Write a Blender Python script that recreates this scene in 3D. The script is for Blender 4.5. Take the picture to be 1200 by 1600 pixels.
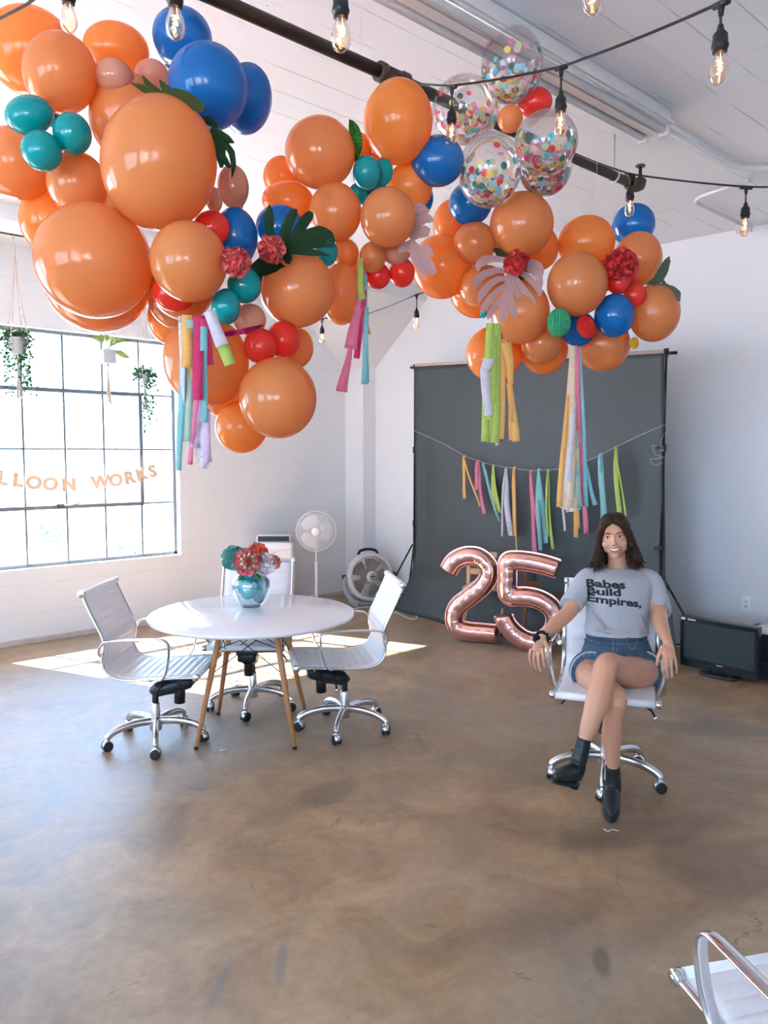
import bpy, math, random
from mathutils import Vector, Matrix, Euler
from mathutils.bvhtree import BVHTree
S = bpy.context.scene
C = S.collection
PI = math.pi
for o in list(bpy.data.objects):
    bpy.data.objects.remove(o)

# ---------------------------------------------------------------- camera
YAW = math.radians(42)              # camera heading: room X runs along the window wall
PITCH = math.atan(90/1200)
FPX = 1200.0
CAMZ = 1.7
cam = bpy.data.cameras.new('camera'); co = bpy.data.objects.new('camera', cam); C.objects.link(co)
cam.sensor_fit = 'VERTICAL'; cam.sensor_height = 32; cam.lens = 32*FPX/1600
cam.clip_start = 0.05; cam.clip_end = 400
co.location = (0, 0, CAMZ); co.rotation_euler = (PI/2-PITCH, 0, -YAW)
S.camera = co
# ---------------------------------------------------------------- daylight
SUN_STRENGTH = 60.0
SKY_STRENGTH = 6.8
EXPOSURE = 1.1
w = bpy.data.worlds.new('world'); S.world = w; w.use_nodes = True
nt = w.node_tree; bg = nt.nodes['Background']
tc = nt.nodes.new('ShaderNodeTexCoord'); sx = nt.nodes.new('ShaderNodeSeparateXYZ'); cr = nt.nodes.new('ShaderNodeValToRGB')
nt.links.new(tc.outputs['Generated'], sx.inputs[0]); nt.links.new(sx.outputs['Z'], cr.inputs[0]); nt.links.new(cr.outputs[0], bg.inputs[0])
cr.color_ramp.elements[0].color = (0.46, 0.75, 1.0, 1); cr.color_ramp.elements[0].position = 0.0
cr.color_ramp.elements[1].color = (0.30, 0.56, 1.0, 1); cr.color_ramp.elements[1].position = 0.55
bg.inputs[1].default_value = SKY_STRENGTH
SUN_DIR = Vector((0.41, -0.954, -1.0)).normalized()
sl = bpy.data.lights.new('sun', 'SUN'); sl.energy = SUN_STRENGTH; sl.angle = math.radians(0.6); sl.color = (1, .89, .79)
so = bpy.data.objects.new('sun', sl); C.objects.link(so); so.rotation_euler = SUN_DIR.to_track_quat('-Z', 'Y').to_euler(); so.location = (2, 14, 9)
S.view_settings.view_transform = 'Standard'; S.view_settings.look = 'None'
S.view_settings.exposure = EXPOSURE; S.view_settings.gamma = 1; S.view_settings.use_curve_mapping = False

# ---------------------------------------------------------------- frames of reference
CR_ = Vector((math.cos(YAW), -math.sin(YAW), 0)); CF_ = Vector((math.sin(YAW), math.cos(YAW), 0))
cp, sp = math.cos(PITCH), math.sin(PITCH)
def W(x, y, z): return CR_*x + CF_*y + Vector((0, 0, z))          # right, ahead, up -> room
def P(px, py, d):                                                  # where the photo point at distance d stands
    a = (px-600)/FPX; b = (800-py)/FPX; y = cp+b*sp; z = -sp+b*cp; t = d/y
    return W(a*t, d, CAMZ+z*t)
def PZ(px, py, z0):                                                # photo point on a horizontal plane
    a = (px-600)/FPX; b = (800-py)/FPX; y = cp+b*sp; z = -sp+b*cp; t = (z0-CAMZ)/z
    return W(a*t, y*t, z0)
def PY(px, py, V):                                                 # photo point on the plane Y = V
    a = (px-600)/FPX; b = (800-py)/FPX
    d = W(a, cp+b*sp, -sp+b*cp); return Vector((0, 0, CAMZ))+d*(V/d.y)
def PX(px, py, U):
    a = (px-600)/FPX; b = (800-py)/FPX
    d = W(a, cp+b*sp, -sp+b*cp); return Vector((0, 0, CAMZ))+d*(U/d.x)

# ---------------------------------------------------------------- objects
def tag(o, label=None, cat=None, group=None, kind=None):
    if label: o['label'] = label
    if cat: o['category'] = cat
    if group: o['group'] = group
    if kind: o['kind'] = kind
    return o
def thing(name, label, cat, loc=(0, 0, 0), rz=0, group=None):
    o = bpy.data.objects.new(name, None); C.objects.link(o); o.empty_display_size = .05
    o.location = loc; o.rotation_euler = (0, 0, rz)
    return tag(o, label, cat, group)
def copy_tree(o, parent=None):
    c = o.copy(); C.objects.link(c); c.parent = parent
    for ch in list(o.children): copy_tree(ch, c)
    return c

class MB:
    def __init__(s): s.v = []; s.f = []; s.m = []; s.sm = []; s.cur = 0; s.smooth = True; s.T = None
    def add(s, vs, fs):
        n = len(s.v)
        if s.T is not None: vs = [s.T @ Vector(v) for v in vs]
        s.v += [tuple(v) for v in vs]; s.f += [tuple(i+n for i in f) for f in fs]
        s.m += [s.cur]*len(fs); s.sm += [s.smooth]*len(fs)
        return s
    def box(s, c, d, R=None):
        x, y, z = d[0]/2, d[1]/2, d[2]/2
        vs = [Vector(p) for p in [(-x,-y,-z),(x,-y,-z),(x,y,-z),(-x,y,-z),(-x,-y,z),(x,-y,z),(x,y,z),(-x,y,z)]]
        if R is not None: vs = [R @ v for v in vs]
        sm = s.smooth; s.smooth = False
        s.add([v+Vector(c) for v in vs], [(3,2,1,0),(4,5,6,7),(0,1,5,4),(1,2,6,5),(2,3,7,6),(3,0,4,7)]); s.smooth = sm
        return s
    def rbox(s, c, d, r, R=None, n=3):                      # box with rounded vertical profile (XY corners) and softened rims
        x, y, z = d[0]/2, d[1]/2, d[2]/2
        def ring(inset, zz):
            out = []
            for (sx_, sy_, a0) in ((1,1,0),(-1,1,90),(-1,-1,180),(1,-1,270)):
                for k in range(n+1):
                    a = math.radians(a0+90*k/n); rr = max(r-inset, .0005)
                    out.append(Vector((sx_*(x-r)+rr*math.cos(a), sy_*(y-r)+rr*math.sin(a), zz)))
            return out
        b = min(r*.6, z*.6)
        rings = [ring(b, -z), ring(b*.3, -z+b*.3), ring(0, -z+b), ring(0, z-b), ring(b*.3, z-b*.3), ring(b, z)]
        if R is not None: rings = [[R @ v for v in g] for g in rings]
        rings = [[v+Vector(c) for v in g] for g in rings]
        return s.loft(rings, cap=True)
    def loft(s, rings, cap=True, closed=True):
        n = len(rings[0]); vs = [v for r in rings for v in r]; fs = []
        for i in range(len(rings)-1):
            for j in range(n if closed else n-1):
                k = (j+1) % n
                fs.append((i*n+j, i*n+k, (i+1)*n+k, (i+1)*n+j))
        if cap and closed:
            fs.append(tuple(range(n-1, -1, -1))); m = (len(rings)-1)*n; fs.append(tuple(range(m, m+n)))
        return s.add(vs, fs)
    def tube(s, pts, r, seg=8, cap=True, flat=None, up=None, closed=False):
        pts = [Vector(p) for p in pts]; n = len(pts)
        rs = r if isinstance(r, (list, tuple)) else [r]*n
        rings = []; prev = None
        for i, p in enumerate(pts):
            if closed: t = pts[(i+1) % n]-pts[i-1]
            else: t = pts[min(i+1, n-1)]-pts[max(i-1, 0)]
            if t.length < 1e-9: t = Vector((0, 0, 1))
            t.normalize()
            if prev is None:
                u = Vector(up) if up is not None else (Vector((0, 0, 1)) if abs(t.z) < .9 else Vector((1, 0, 0)))
                prev = (u-t*u.dot(t)).normalized()
            elif up is not None:
                u = Vector(up); q = u-t*u.dot(t)
                if q.length > .05: prev = q.normalized()
            else:
                q = prev-t*prev.dot(t)
                if q.length > 1e-6: prev = q.normalized()
            b = t.cross(prev)
            fa = flat if flat else 1.0
            rings.append([p+prev*(math.cos(2*PI*k/seg)*rs[i])+b*(math.sin(2*PI*k/seg)*rs[i]*fa) for k in range(seg)])
        if closed: rings.append(rings[0]); cap = False
        return s.loft(rings, cap)
    def lathe(s, prof, seg=24, M=None, cap=True):            # prof: (radius, z)
        rings = [[Vector((r*math.cos(2*PI*k/seg), r*math.sin(2*PI*k/seg), z)) for k in range(seg)] for r, z in prof]
        if M is not None: rings = [[M @ v for v in g] for g in rings]
        return s.loft(rings, cap)
    def ball(s, c, r, seg=20, rings=12, R=None):
        r = r if isinstance(r, (tuple, list)) else (r, r, r); c = Vector(c)
        vs = []; fs = []
        for i in range(1, rings):
            a = PI*i/rings
            for j in range(seg):
                b = 2*PI*j/seg
                vs.append(Vector((r[0]*math.sin(a)*math.cos(b), r[1]*math.sin(a)*math.sin(b), r[2]*math.cos(a))))
        vs += [Vector((0, 0, r[2])), Vector((0, 0, -r[2]))]; t = len(vs)-2
        for i in range(rings-2):
            for j in range(seg):
                k = (j+1) % seg; fs.append((i*seg+j, (i+1)*seg+j, (i+1)*seg+k, i*seg+k))
        for j in range(seg):
            k = (j+1) % seg; fs.append((t, j, k)); m = (rings-2)*seg; fs.append((t+1, m+k, m+j))
        if R is not None: vs = [R @ v for v in vs]
        return s.add([v+c for v in vs], fs)
    def ribbon(s, pts, wid, th=.0015, side=None, twist=0):   # a paper strip along pts, solid
        pts = [Vector(p) for p in pts]; n = len(pts); rings = []
        for i, p in enumerate(pts):
            t = (pts[min(i+1, n-1)]-pts[max(i-1, 0)]).normalized()
            sd = Vector(side if side is not None else (1, 0, 0)); sd = (sd-t*sd.dot(t))
            sd = sd.normalized() if sd.length > 1e-6 else Vector((1, 0, 0))
            tw = twist(i/(n-1)) if callable(twist) else twist*i/(n-1)
            sd = Matrix.Rotation(tw, 3, t) @ sd; nn = t.cross(sd)
            ww = wid(i/(n-1)) if callable(wid) else wid
            rings.append([p-sd*ww/2-nn*th/2, p+sd*ww/2-nn*th/2, p+sd*ww/2+nn*th/2, p-sd*ww/2+nn*th/2])
        return s.loft(rings, True)
    def build(s, name, mat, parent=None, bevel=0, auto=None):
        me = bpy.data.meshes.new(name); me.from_pydata(s.v, [], s.f); me.update()
        ms = mat if isinstance(mat, (list, tuple)) else [mat]
        for m in ms: me.materials.append(m)
        me.polygons.foreach_set('material_index', s.m); me.polygons.foreach_set('use_smooth', s.sm)
        o = bpy.data.objects.new(name, me); C.objects.link(o)
        if parent is not None: o.parent = parent
        if bevel:
            b = o.modifiers.new('bevel', 'BEVEL'); b.width = bevel; b.segments = 2; b.limit_method = 'ANGLE'; b.angle_limit = math.radians(35)
        return o

def remeshed(mb, voxel, smooth=3, fac=.5):
    me = bpy.data.meshes.new('tmp'); me.from_pydata(mb.v, [], mb.f); me.update()
    o = bpy.data.objects.new('tmp', me); C.objects.link(o)
    r = o.modifiers.new('r', 'REMESH'); r.mode = 'VOXEL'; r.voxel_size = voxel; r.adaptivity = 0
    if smooth:
        q = o.modifiers.new('s', 'SMOOTH'); q.iterations = smooth; q.factor = fac
    dg = bpy.context.evaluated_depsgraph_get(); dg.update()
    nm = bpy.data.meshes.new_from_object(o.evaluated_get(dg))
    bpy.data.objects.remove(o); bpy.data.meshes.remove(me)
    nm.polygons.foreach_set('use_smooth', [True]*len(nm.polygons))
    return nm
def from_mesh(me, name, mat, parent=None):
    me.materials.clear(); me.materials.append(mat); me.name = name
    o = bpy.data.objects.new(name, me); C.objects.link(o)
    if parent is not None: o.parent = parent
    return o
def text_mesh(txt, size, offset=0, extrude=.001, sx_=1.0, shear=0, align='CENTER', spacing=1.0):
    cu = bpy.data.curves.new('t', 'FONT'); cu.body = txt; cu.size = size; cu.offset = offset; cu.extrude = extrude
    cu.align_x = align; cu.shear = shear; cu.space_character = spacing; cu.resolution_u = 4
    o = bpy.data.objects.new('t', cu); C.objects.link(o)
    dg = bpy.context.evaluated_depsgraph_get(); dg.update()
    me = bpy.data.meshes.new_from_object(o.evaluated_get(dg)); bpy.data.objects.remove(o)
    for v in me.vertices: v.co.x *= sx_
    me.materials.clear()
    return me

# ---------------------------------------------------------------- materials
def N(t, k, **kw):
    n = t.nodes.new(k)
    for a, b in kw.items():
        if a.startswith('i_'): n.inputs[a[2:].replace('_', ' ')].default_value = b
        else: setattr(n, a, b)
    return n
MATS = {}
def mat(name, col=(.8, .8, .8), rough=.5, metal=0, spec=.5, coat=0, trans=0, ior=1.45, emit=None, es=0, bump=0, bs=50, var=0, vs=5, sheen=0, sss=0, detail=4):
    if name in MATS: return MATS[name]
    m = bpy.data.materials.new(name); m.use_nodes = True; t = m.node_tree; b = t.nodes['Principled BSDF']
    b.inputs['Base Color'].default_value = (*col, 1); b.inputs['Roughness'].default_value = rough; b.inputs['Metallic'].default_value = metal
    b.inputs['Specular IOR Level'].default_value = spec; b.inputs['Coat Weight'].default_value = coat; b.inputs['Coat Roughness'].default_value = .08
    b.inputs['Transmission Weight'].default_value = trans; b.inputs['IOR'].default_value = ior; b.inputs['Sheen Weight'].default_value = sheen
    if sss:
        b.inputs['Subsurface Weight'].default_value = sss; b.inputs['Subsurface Radius'].default_value = (1, .35, .2); b.inputs['Subsurface Scale'].default_value = .012
    if emit: b.inputs['Emission Color'].default_value = (*emit, 1); b.inputs['Emission Strength'].default_value = es
    tcn = N(t, 'ShaderNodeTexCoord')
    if bump:
        n = N(t, 'ShaderNodeTexNoise'); n.inputs['Scale'].default_value = bs; n.inputs['Detail'].default_value = detail
        t.links.new(tcn.outputs['Object'], n.inputs[0])
        bm_ = N(t, 'ShaderNodeBump'); bm_.inputs['Strength'].default_value = bump; bm_.inputs['Distance'].default_value = .01
        t.links.new(n.outputs[0], bm_.inputs['Height']); t.links.new(bm_.outputs[0], b.inputs['Normal'])
    if var:
        n = N(t, 'ShaderNodeTexNoise'); n.inputs['Scale'].default_value = vs; n.inputs['Detail'].default_value = 5
        t.links.new(tcn.outputs['Object'], n.inputs[0])
        h = N(t, 'ShaderNodeMixRGB'); h.inputs[1].default_value = (*[c*(1-var) for c in col], 1); h.inputs[2].default_value = (*[min(1, c*(1+var)) for c in col], 1)
        t.links.new(n.outputs[0], h.inputs[0]); t.links.new(h.outputs[0], b.inputs['Base Color'])
    MATS[name] = m
    return m
def latex(name, col, tcol, tr=.35, rough=.12):
    m = bpy.data.materials.new(name); m.use_nodes = True; t = m.node_tree; b = t.nodes['Principled BSDF']; out = t.nodes['Material Output']
    b.inputs['Base Color'].default_value = (*col, 1); b.inputs['Roughness'].default_value = rough; b.inputs['Specular IOR Level'].default_value = .5
    n = N(t, 'ShaderNodeTexNoise'); n.inputs['Scale'].default_value = 9; tcn = N(t, 'ShaderNodeTexCoord'); t.links.new(tcn.outputs['Object'], n.inputs[0])
    h = N(t, 'ShaderNodeMixRGB'); h.inputs[1].default_value = (*[c*.95 for c in col], 1); h.inputs[2].default_value = (*[min(1, c*1.05) for c in col], 1)
    t.links.new(n.outputs[0], h.inputs[0]); t.links.new(h.outputs[0], b.inputs['Base Color'])
    tl = N(t, 'ShaderNodeBsdfTranslucent'); tl.inputs[0].default_value = (*tcol, 1)
    mx = N(t, 'ShaderNodeMixShader'); mx.inputs[0].default_value = tr
    t.links.new(b.outputs[0], mx.inputs[1]); t.links.new(tl.outputs[0], mx.inputs[2]); t.links.new(mx.outputs[0], out.inputs[0])
    return m
def thin_clear(name, tint=(1, 1, 1), refl=.08, rough=.03, milk=0.0, milkcol=(.9, .9, .95)):
    m = bpy.data.materials.new(name); m.use_nodes = True; t = m.node_tree; t.nodes.remove(t.nodes['Principled BSDF']); out = t.nodes['Material Output']
    tr = N(t, 'ShaderNodeBsdfTransparent'); tr.inputs[0].default_value = (*tint, 1)
    g = N(t, 'ShaderNodeBsdfGlossy'); g.inputs['Roughness'].default_value = rough; g.inputs[0].default_value = (1, 1, 1, 1)
    lw = N(t, 'ShaderNodeLayerWeight'); lw.inputs[0].default_value = .25
    mp = N(t, 'ShaderNodeMath', operation='MULTIPLY_ADD'); mp.inputs[1].default_value = .6; mp.inputs[2].default_value = refl
    t.links.new(lw.outputs['Fresnel'], mp.inputs[0])
    mx = N(t, 'ShaderNodeMixShader'); t.links.new(mp.outputs[0], mx.inputs[0]); t.links.new(tr.outputs[0], mx.inputs[1]); t.links.new(g.outputs[0], mx.inputs[2])
    last = mx
    if milk:
        d = N(t, 'ShaderNodeBsdfTranslucent'); d.inputs[0].default_value = (*milkcol, 1); m2 = N(t, 'ShaderNodeMixShader'); m2.inputs[0].default_value = milk
        t.links.new(mx.outputs[0], m2.inputs[1]); t.links.new(d.outputs[0], m2.inputs[2]); last = m2
    t.links.new(last.outputs[0], out.inputs[0])
    return m
def crepe(name, col, tr=.4):
    m = bpy.data.materials.new(name); m.use_nodes = True; t = m.node_tree; b = t.nodes['Principled BSDF']; out = t.nodes['Material Output']
    b.inputs['Roughness'].default_value = .85
    n = N(t, 'ShaderNodeTexNoise'); n.inputs['Scale'].default_value = 60; tcn = N(t, 'ShaderNodeTexCoord'); t.links.new(tcn.outputs['Object'], n.inputs[0])
    h = N(t, 'ShaderNodeMixRGB'); h.inputs[1].default_value = (*[c*.8 for c in col], 1); h.inputs[2].default_value = (*[min(1, c*1.15) for c in col], 1)
    t.links.new(n.outputs[0], h.inputs[0]); t.links.new(h.outputs[0], b.inputs['Base Color'])
    tl = N(t, 'ShaderNodeBsdfTranslucent'); t.links.new(h.outputs[0], tl.inputs[0])
    mx = N(t, 'ShaderNodeMixShader'); mx.inputs[0].default_value = tr
    t.links.new(b.outputs[0], mx.inputs[1]); t.links.new(tl.outputs[0], mx.inputs[2]); t.links.new(mx.outputs[0], out.inputs[0])
    return m

def plaster(name, col, mode):
    """painted surfaces: 'boards' = horizontal board marks, 'planks' = ceiling planks along X, 'smooth' = drywall"""
    m = bpy.data.materials.new(name); m.use_nodes = True; t = m.node_tree; b = t.nodes['Principled BSDF']; L = t.links.new
    b.inputs['Roughness'].default_value = .55 if mode != 'planks' else .6
    g = N(t, 'ShaderNodeNewGeometry'); s = N(t, 'ShaderNodeSeparateXYZ'); L(g.outputs['Position'], s.inputs[0])
    cb = N(t, 'ShaderNodeCombineXYZ')
    n1 = N(t, 'ShaderNodeTexNoise'); n1.inputs['Scale'].default_value = 1.3; n1.inputs['Detail'].default_value = 6; L(g.outputs['Position'], n1.inputs[0])
    n2 = N(t, 'ShaderNodeTexNoise'); n2.inputs['Scale'].default_value = 45; n2.inputs['Detail'].default_value = 3; L(g.outputs['Position'], n2.inputs[0])
    base = N(t, 'ShaderNodeMixRGB'); base.inputs[1].default_value = (*[c*.95 for c in col], 1); base.inputs[2].default_value = (*[min(.95, c*1.04) for c in col], 1)
    L(n1.outputs[0], base.inputs[0]); last = base
    bmp = N(t, 'ShaderNodeBump'); bmp.inputs['Strength'].default_value = .25; bmp.inputs['Distance'].default_value = .004
    L(n2.outputs[0], bmp.inputs['Height']); L(bmp.outputs[0], b.inputs['Normal'])
    if mode in ('boards', 'planks'):
        br = N(t, 'ShaderNodeTexBrick'); br.inputs['Scale'].default_value = 1
        br.inputs['Brick Width'].default_value = 3.7; br.inputs['Row Height'].default_value = .21 if mode == 'planks' else .27
        br.inputs['Mortar Size'].default_value = .004 if mode == 'planks' else .003; br.inputs['Mortar Smooth'].default_value = .3
        br.inputs[1].default_value = (0, 0, 0, 1); br.inputs[2].default_value = (0, 0, 0, 1); br.inputs[3].default_value = (1, 1, 1, 1)
        L(s.outputs['X'], cb.inputs[0]); L(s.outputs['Y' if mode == 'planks' else 'Z'], cb.inputs[1])
        wob = N(t, 'ShaderNodeMixRGB', blend_type='ADD'); wob.inputs[0].default_value = .012
        L(cb.outputs[0], wob.inputs[1]); L(n1.outputs['Color'], wob.inputs[2]); L(wob.outputs[0], br.inputs[0])
        nb = N(t, 'ShaderNodeTexNoise'); nb.inputs['Scale'].default_value = 2.1; nb.inputs['Detail'].default_value = 4; L(g.outputs['Position'], nb.inputs[0])
        rr = N(t, 'ShaderNodeMapRange'); rr.inputs['From Min'].default_value = .42; rr.inputs['From Max'].default_value = .62; L(nb.outputs[0], rr.inputs[0])
        mu = N(t, 'ShaderNodeMath', operation='MULTIPLY'); L(br.outputs['Color'], mu.inputs[0]); L(rr.outputs[0], mu.inputs[1])
        mu2 = N(t, 'ShaderNodeMath', operation='MULTIPLY'); mu2.inputs[1].default_value = .6 if mode == 'planks' else .16; L(mu.outputs[0], mu2.inputs[0])
        dk = N(t, 'ShaderNodeMixRGB'); dk.inputs[2].default_value = (.25, .21, .19, 1); L(mu2.outputs[0], dk.inputs[0]); L(base.outputs[0], dk.inputs[1]); last = dk
        b2 = N(t, 'ShaderNodeBump'); b2.inputs['Strength'].default_value = .5; b2.inputs['Distance'].default_value = .006; b2.invert = True
        L(br.outputs['Color'], b2.inputs['Height']); L(bmp.outputs[0], b2.inputs['Normal']); L(b2.outputs[0], b.inputs['Normal'])
    # small chips and nail marks
    vo = N(t, 'ShaderNodeTexVoronoi'); vo.inputs['Scale'].default_value = 2.6; L(g.outputs['Position'], vo.inputs[0])
    lt = N(t, 'ShaderNodeMath', operation='LESS_THAN'); lt.inputs[1].default_value = .022; L(vo.outputs['Distance'], lt.inputs[0])
    ch = N(t, 'ShaderNodeMixRGB'); ch.inputs[2].default_value = (.3, .25, .22, 1); L(last.outputs[0], ch.inputs[1])
    ml = N(t, 'ShaderNodeMath', operation='MULTIPLY'); ml.inputs[1].default_value = .5; L(lt.outputs[0], ml.inputs[0]); L(ml.outputs[0], ch.inputs[0])
    L(ch.outputs[0], b.inputs['Base Color'])
    return m
def concrete_floor():
    m = bpy.data.materials.new('polished_concrete'); m.use_nodes = True; t = m.node_tree; b = t.nodes['Principled BSDF']; L = t.links.new
    g = N(t, 'ShaderNodeNewGeometry'); pos = g.outputs['Position']
    def noise(sc, det=6, dist=0, rough=.55):
        n = N(t, 'ShaderNodeTexNoise'); n.inputs['Scale'].default_value = sc; n.inputs['Detail'].default_value = det; n.inputs['Distortion'].default_value = dist; n.inputs['Roughness'].default_value = rough
        L(pos, n.inputs[0]); return n
    def ramp(src, a, bb, c0, c1):
        r = N(t, 'ShaderNodeValToRGB'); r.color_ramp.elements[0].position = a; r.color_ramp.elements[1].position = bb
        r.color_ramp.elements[0].color = (*c0, 1); r.color_ramp.elements[1].color = (*c1, 1); L(src, r.inputs[0]); return r
    big = noise(.55, 5, .6); mid = noise(2.6, 8, .8, .65); fine = noise(22, 6, 0, .7)
    c = ramp(mid.outputs[0], .32, .7, FLOOR_A, FLOOR_B)
    c2 = N(t, 'ShaderNodeMixRGB'); c2.inputs[2].default_value = (*FLOOR_C, 1); L(c.outputs[0], c2.inputs[1])
    r2 = ramp(big.outputs[0], .42, .68, (0, 0, 0), (.65, .65, .65)); L(r2.outputs[0], c2.inputs[0])
    c3 = N(t, 'ShaderNodeMixRGB', blend_type='MULTIPLY'); c3.inputs[0].default_value = 1; L(c2.outputs[0], c3.inputs[1])
    r3 = ramp(fine.outputs[0], .3, .7, (.86, .85, .84), (1.08, 1.08, 1.08)); L(r3.outputs[0], c3.inputs[2])
    last = c3
    wn = noise(3.5, 5, .3)
    def patch(cx_, cy_, rx, ry, ang, col, amt, soft=.35):
        nonlocal last
        mp = N(t, 'ShaderNodeMapping', vector_type='TEXTURE'); mp.inputs['Location'].default_value = (cx_, cy_, 0); mp.inputs['Rotation'].default_value = (0, 0, ang); mp.inputs['Scale'].default_value = (rx, ry, 9)
        L(pos, mp.inputs[0])
        ln = N(t, 'ShaderNodeVectorMath', operation='LENGTH'); L(mp.outputs[0], ln.inputs[0])
        ad = N(t, 'ShaderNodeMath', operation='MULTIPLY_ADD'); ad.inputs[1].default_value = 1.6; L(wn.outputs[0], ad.inputs[0])
        L(ln.outputs['Value'], ad.inputs[2])
        mr = N(t, 'ShaderNodeMapRange'); mr.inputs['From Min'].default_value = 1.8+soft*.3; mr.inputs['From Max'].default_value = 1.8-soft; mr.inputs['To Max'].default_value = amt
        L(ad.outputs[0], mr.inputs[0])
        mx = N(t, 'ShaderNodeMixRGB'); mx.inputs[2].default_value = (*col, 1); L(mr.outputs[0], mx.inputs[0]); L(last.outputs[0], mx.inputs[1]); last = mx
    for q in FLOOR_PATCHES: patch(*q)
    # scratches and cracks
    vo = N(t, 'ShaderNodeTexVoronoi', feature='DISTANCE_TO_EDGE'); vo.inputs['Scale'].default_value = 1.1
    wv = N(t, 'ShaderNodeMixRGB', blend_type='ADD'); wv.inputs[0].default_value = .35; L(pos, wv.inputs[1]); L(mid.outputs['Color'], wv.inputs[2]); L(wv.outputs[0], vo.inputs[0])
    lt = N(t, 'ShaderNodeMath', operation='LESS_THAN'); lt.inputs[1].default_value = .0035; L(vo.outputs['Distance'], lt.inputs[0])
    gate = N(t, 'ShaderNodeMath', operation='GREATER_THAN'); gate.inputs[1].default_value = .58; L(wn.outputs[0], gate.inputs[0])
    mu = N(t, 'ShaderNodeMath', operation='MULTIPLY'); L(lt.outputs[0], mu.inputs[0]); L(gate.outputs[0], mu.inputs[1])
    mu2 = N(t, 'ShaderNodeMath', operation='MULTIPLY'); mu2.inputs[1].default_value = .55; L(mu.outputs[0], mu2.inputs[0])
    ck = N(t, 'ShaderNodeMixRGB'); ck.inputs[2].default_value = (.08, .06, .05, 1); L(mu2.outputs[0], ck.inputs[0]); L(last.outputs[0], ck.inputs[1])
    sp_ = N(t, 'ShaderNodeTexVoronoi'); sp_.inputs['Scale'].default_value = 5.5; L(pos, sp_.inputs[0])
    l2 = N(t, 'ShaderNodeMath', operation='LESS_THAN'); l2.inputs[1].default_value = .035; L(sp_.outputs['Distance'], l2.inputs[0])
    g2 = N(t, 'ShaderNodeMath', operation='GREATER_THAN'); g2.inputs[1].default_value = .56; L(big.outputs[0], g2.inputs[0])
    m3 = N(t, 'ShaderNodeMath', operation='MULTIPLY'); L(l2.outputs[0], m3.inputs[0]); L(g2.outputs[0], m3.inputs[1])
    s5 = N(t, 'ShaderNodeMixRGB'); s5.inputs[2].default_value = (.05, .045, .04, 1); L(m3.outputs[0], s5.inputs[0]); L(ck.outputs[0], s5.inputs[1])
    L(s5.outputs[0], b.inputs['Base Color'])
    rr = N(t, 'ShaderNodeMapRange'); rr.inputs['To Min'].default_value = .28; rr.inputs['To Max'].default_value = .56; L(mid.outputs[0], rr.inputs[0]); L(rr.outputs[0], b.inputs['Roughness'])
    b.inputs['Specular IOR Level'].default_value = .42
    bm_ = N(t, 'ShaderNodeBump'); bm_.inputs['Strength'].default_value = .12; bm_.inputs['Distance'].default_value = .01
    mixh = N(t, 'ShaderNodeMath', operation='MULTIPLY_ADD'); mixh.inputs[1].default_value = .4; L(fine.outputs[0], mixh.inputs[0]); L(mid.outputs[0], mixh.inputs[2])
    L(mixh.outputs[0], bm_.inputs['Height']); L(bm_.outputs[0], b.inputs['Normal'])
    return m
FLOOR_A = (.21, .13, .068); FLOOR_B = (.44, .295, .17); FLOOR_C = (.30, .265, .215)
def fp(px, py): v = PZ(px, py, 0); return v.x, v.y
FLOOR_PATCHES = [
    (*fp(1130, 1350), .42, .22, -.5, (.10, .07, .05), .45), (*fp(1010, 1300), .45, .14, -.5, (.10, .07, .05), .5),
    (*fp(1140, 1140), .5, .16, -.9, (.12, .11, .10), .45), (*fp(440, 1505), .12, .022, .9, (.14, .14, .14), .6, .5), (*fp(340, 1545), .16, .018, .75, (.14, .14, .14), .5, .5),
    (*fp(510, 1240), .2, .12, .2, (.12, .09, .07), .5), (*fp(420, 1280), .12, .1, .2, (.14, .11, .09), .35), (*fp(940, 1500), .09, .03, .6, (.06, .045, .035), .6, .5),
    (*fp(855, 1430), .35, .14, -.3, (.14, .08, .05), .35), (*fp(700, 1340), .5, .2, .5, (.33, .24, .17), .3)]

M_chrome = mat('chrome', (.78, .78, .80), .1, 1)
M_alu = mat('polished_aluminium', (.72, .72, .74), .2, 1)
M_black = mat('black_plastic', (.012, .012, .013), .38)
M_rubber = mat('black_rubber', (.015, .015, .015), .6)
M_blackmetal = mat('black_metal', (.014, .014, .015), .35, .3)
M_white = mat('white_paint', (.8, .78, .78), .4)
M_leather = mat('white_leather', (.80, .77, .78), .38, bump=.12, bs=180)
M_wood = mat('beech_wood', (.50, .21, .08), .4, var=.2, vs=14)
M_darkwood = mat('reddish_wood', (.26, .085, .045), .45, var=.25, vs=12)
M_lightwood = mat('light_wood', (.62, .38, .2), .5, var=.15, vs=12)
M_wplastic = mat('white_plastic', (.74, .72, .74), .35)
M_gplastic = mat('warm_white_plastic', (.6, .57, .54), .4)

def struct(name, mb, m, parent=None):
    o = mb.build(name, m, parent)
    if parent is None: o['kind'] = 'structure'
    return o
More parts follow.
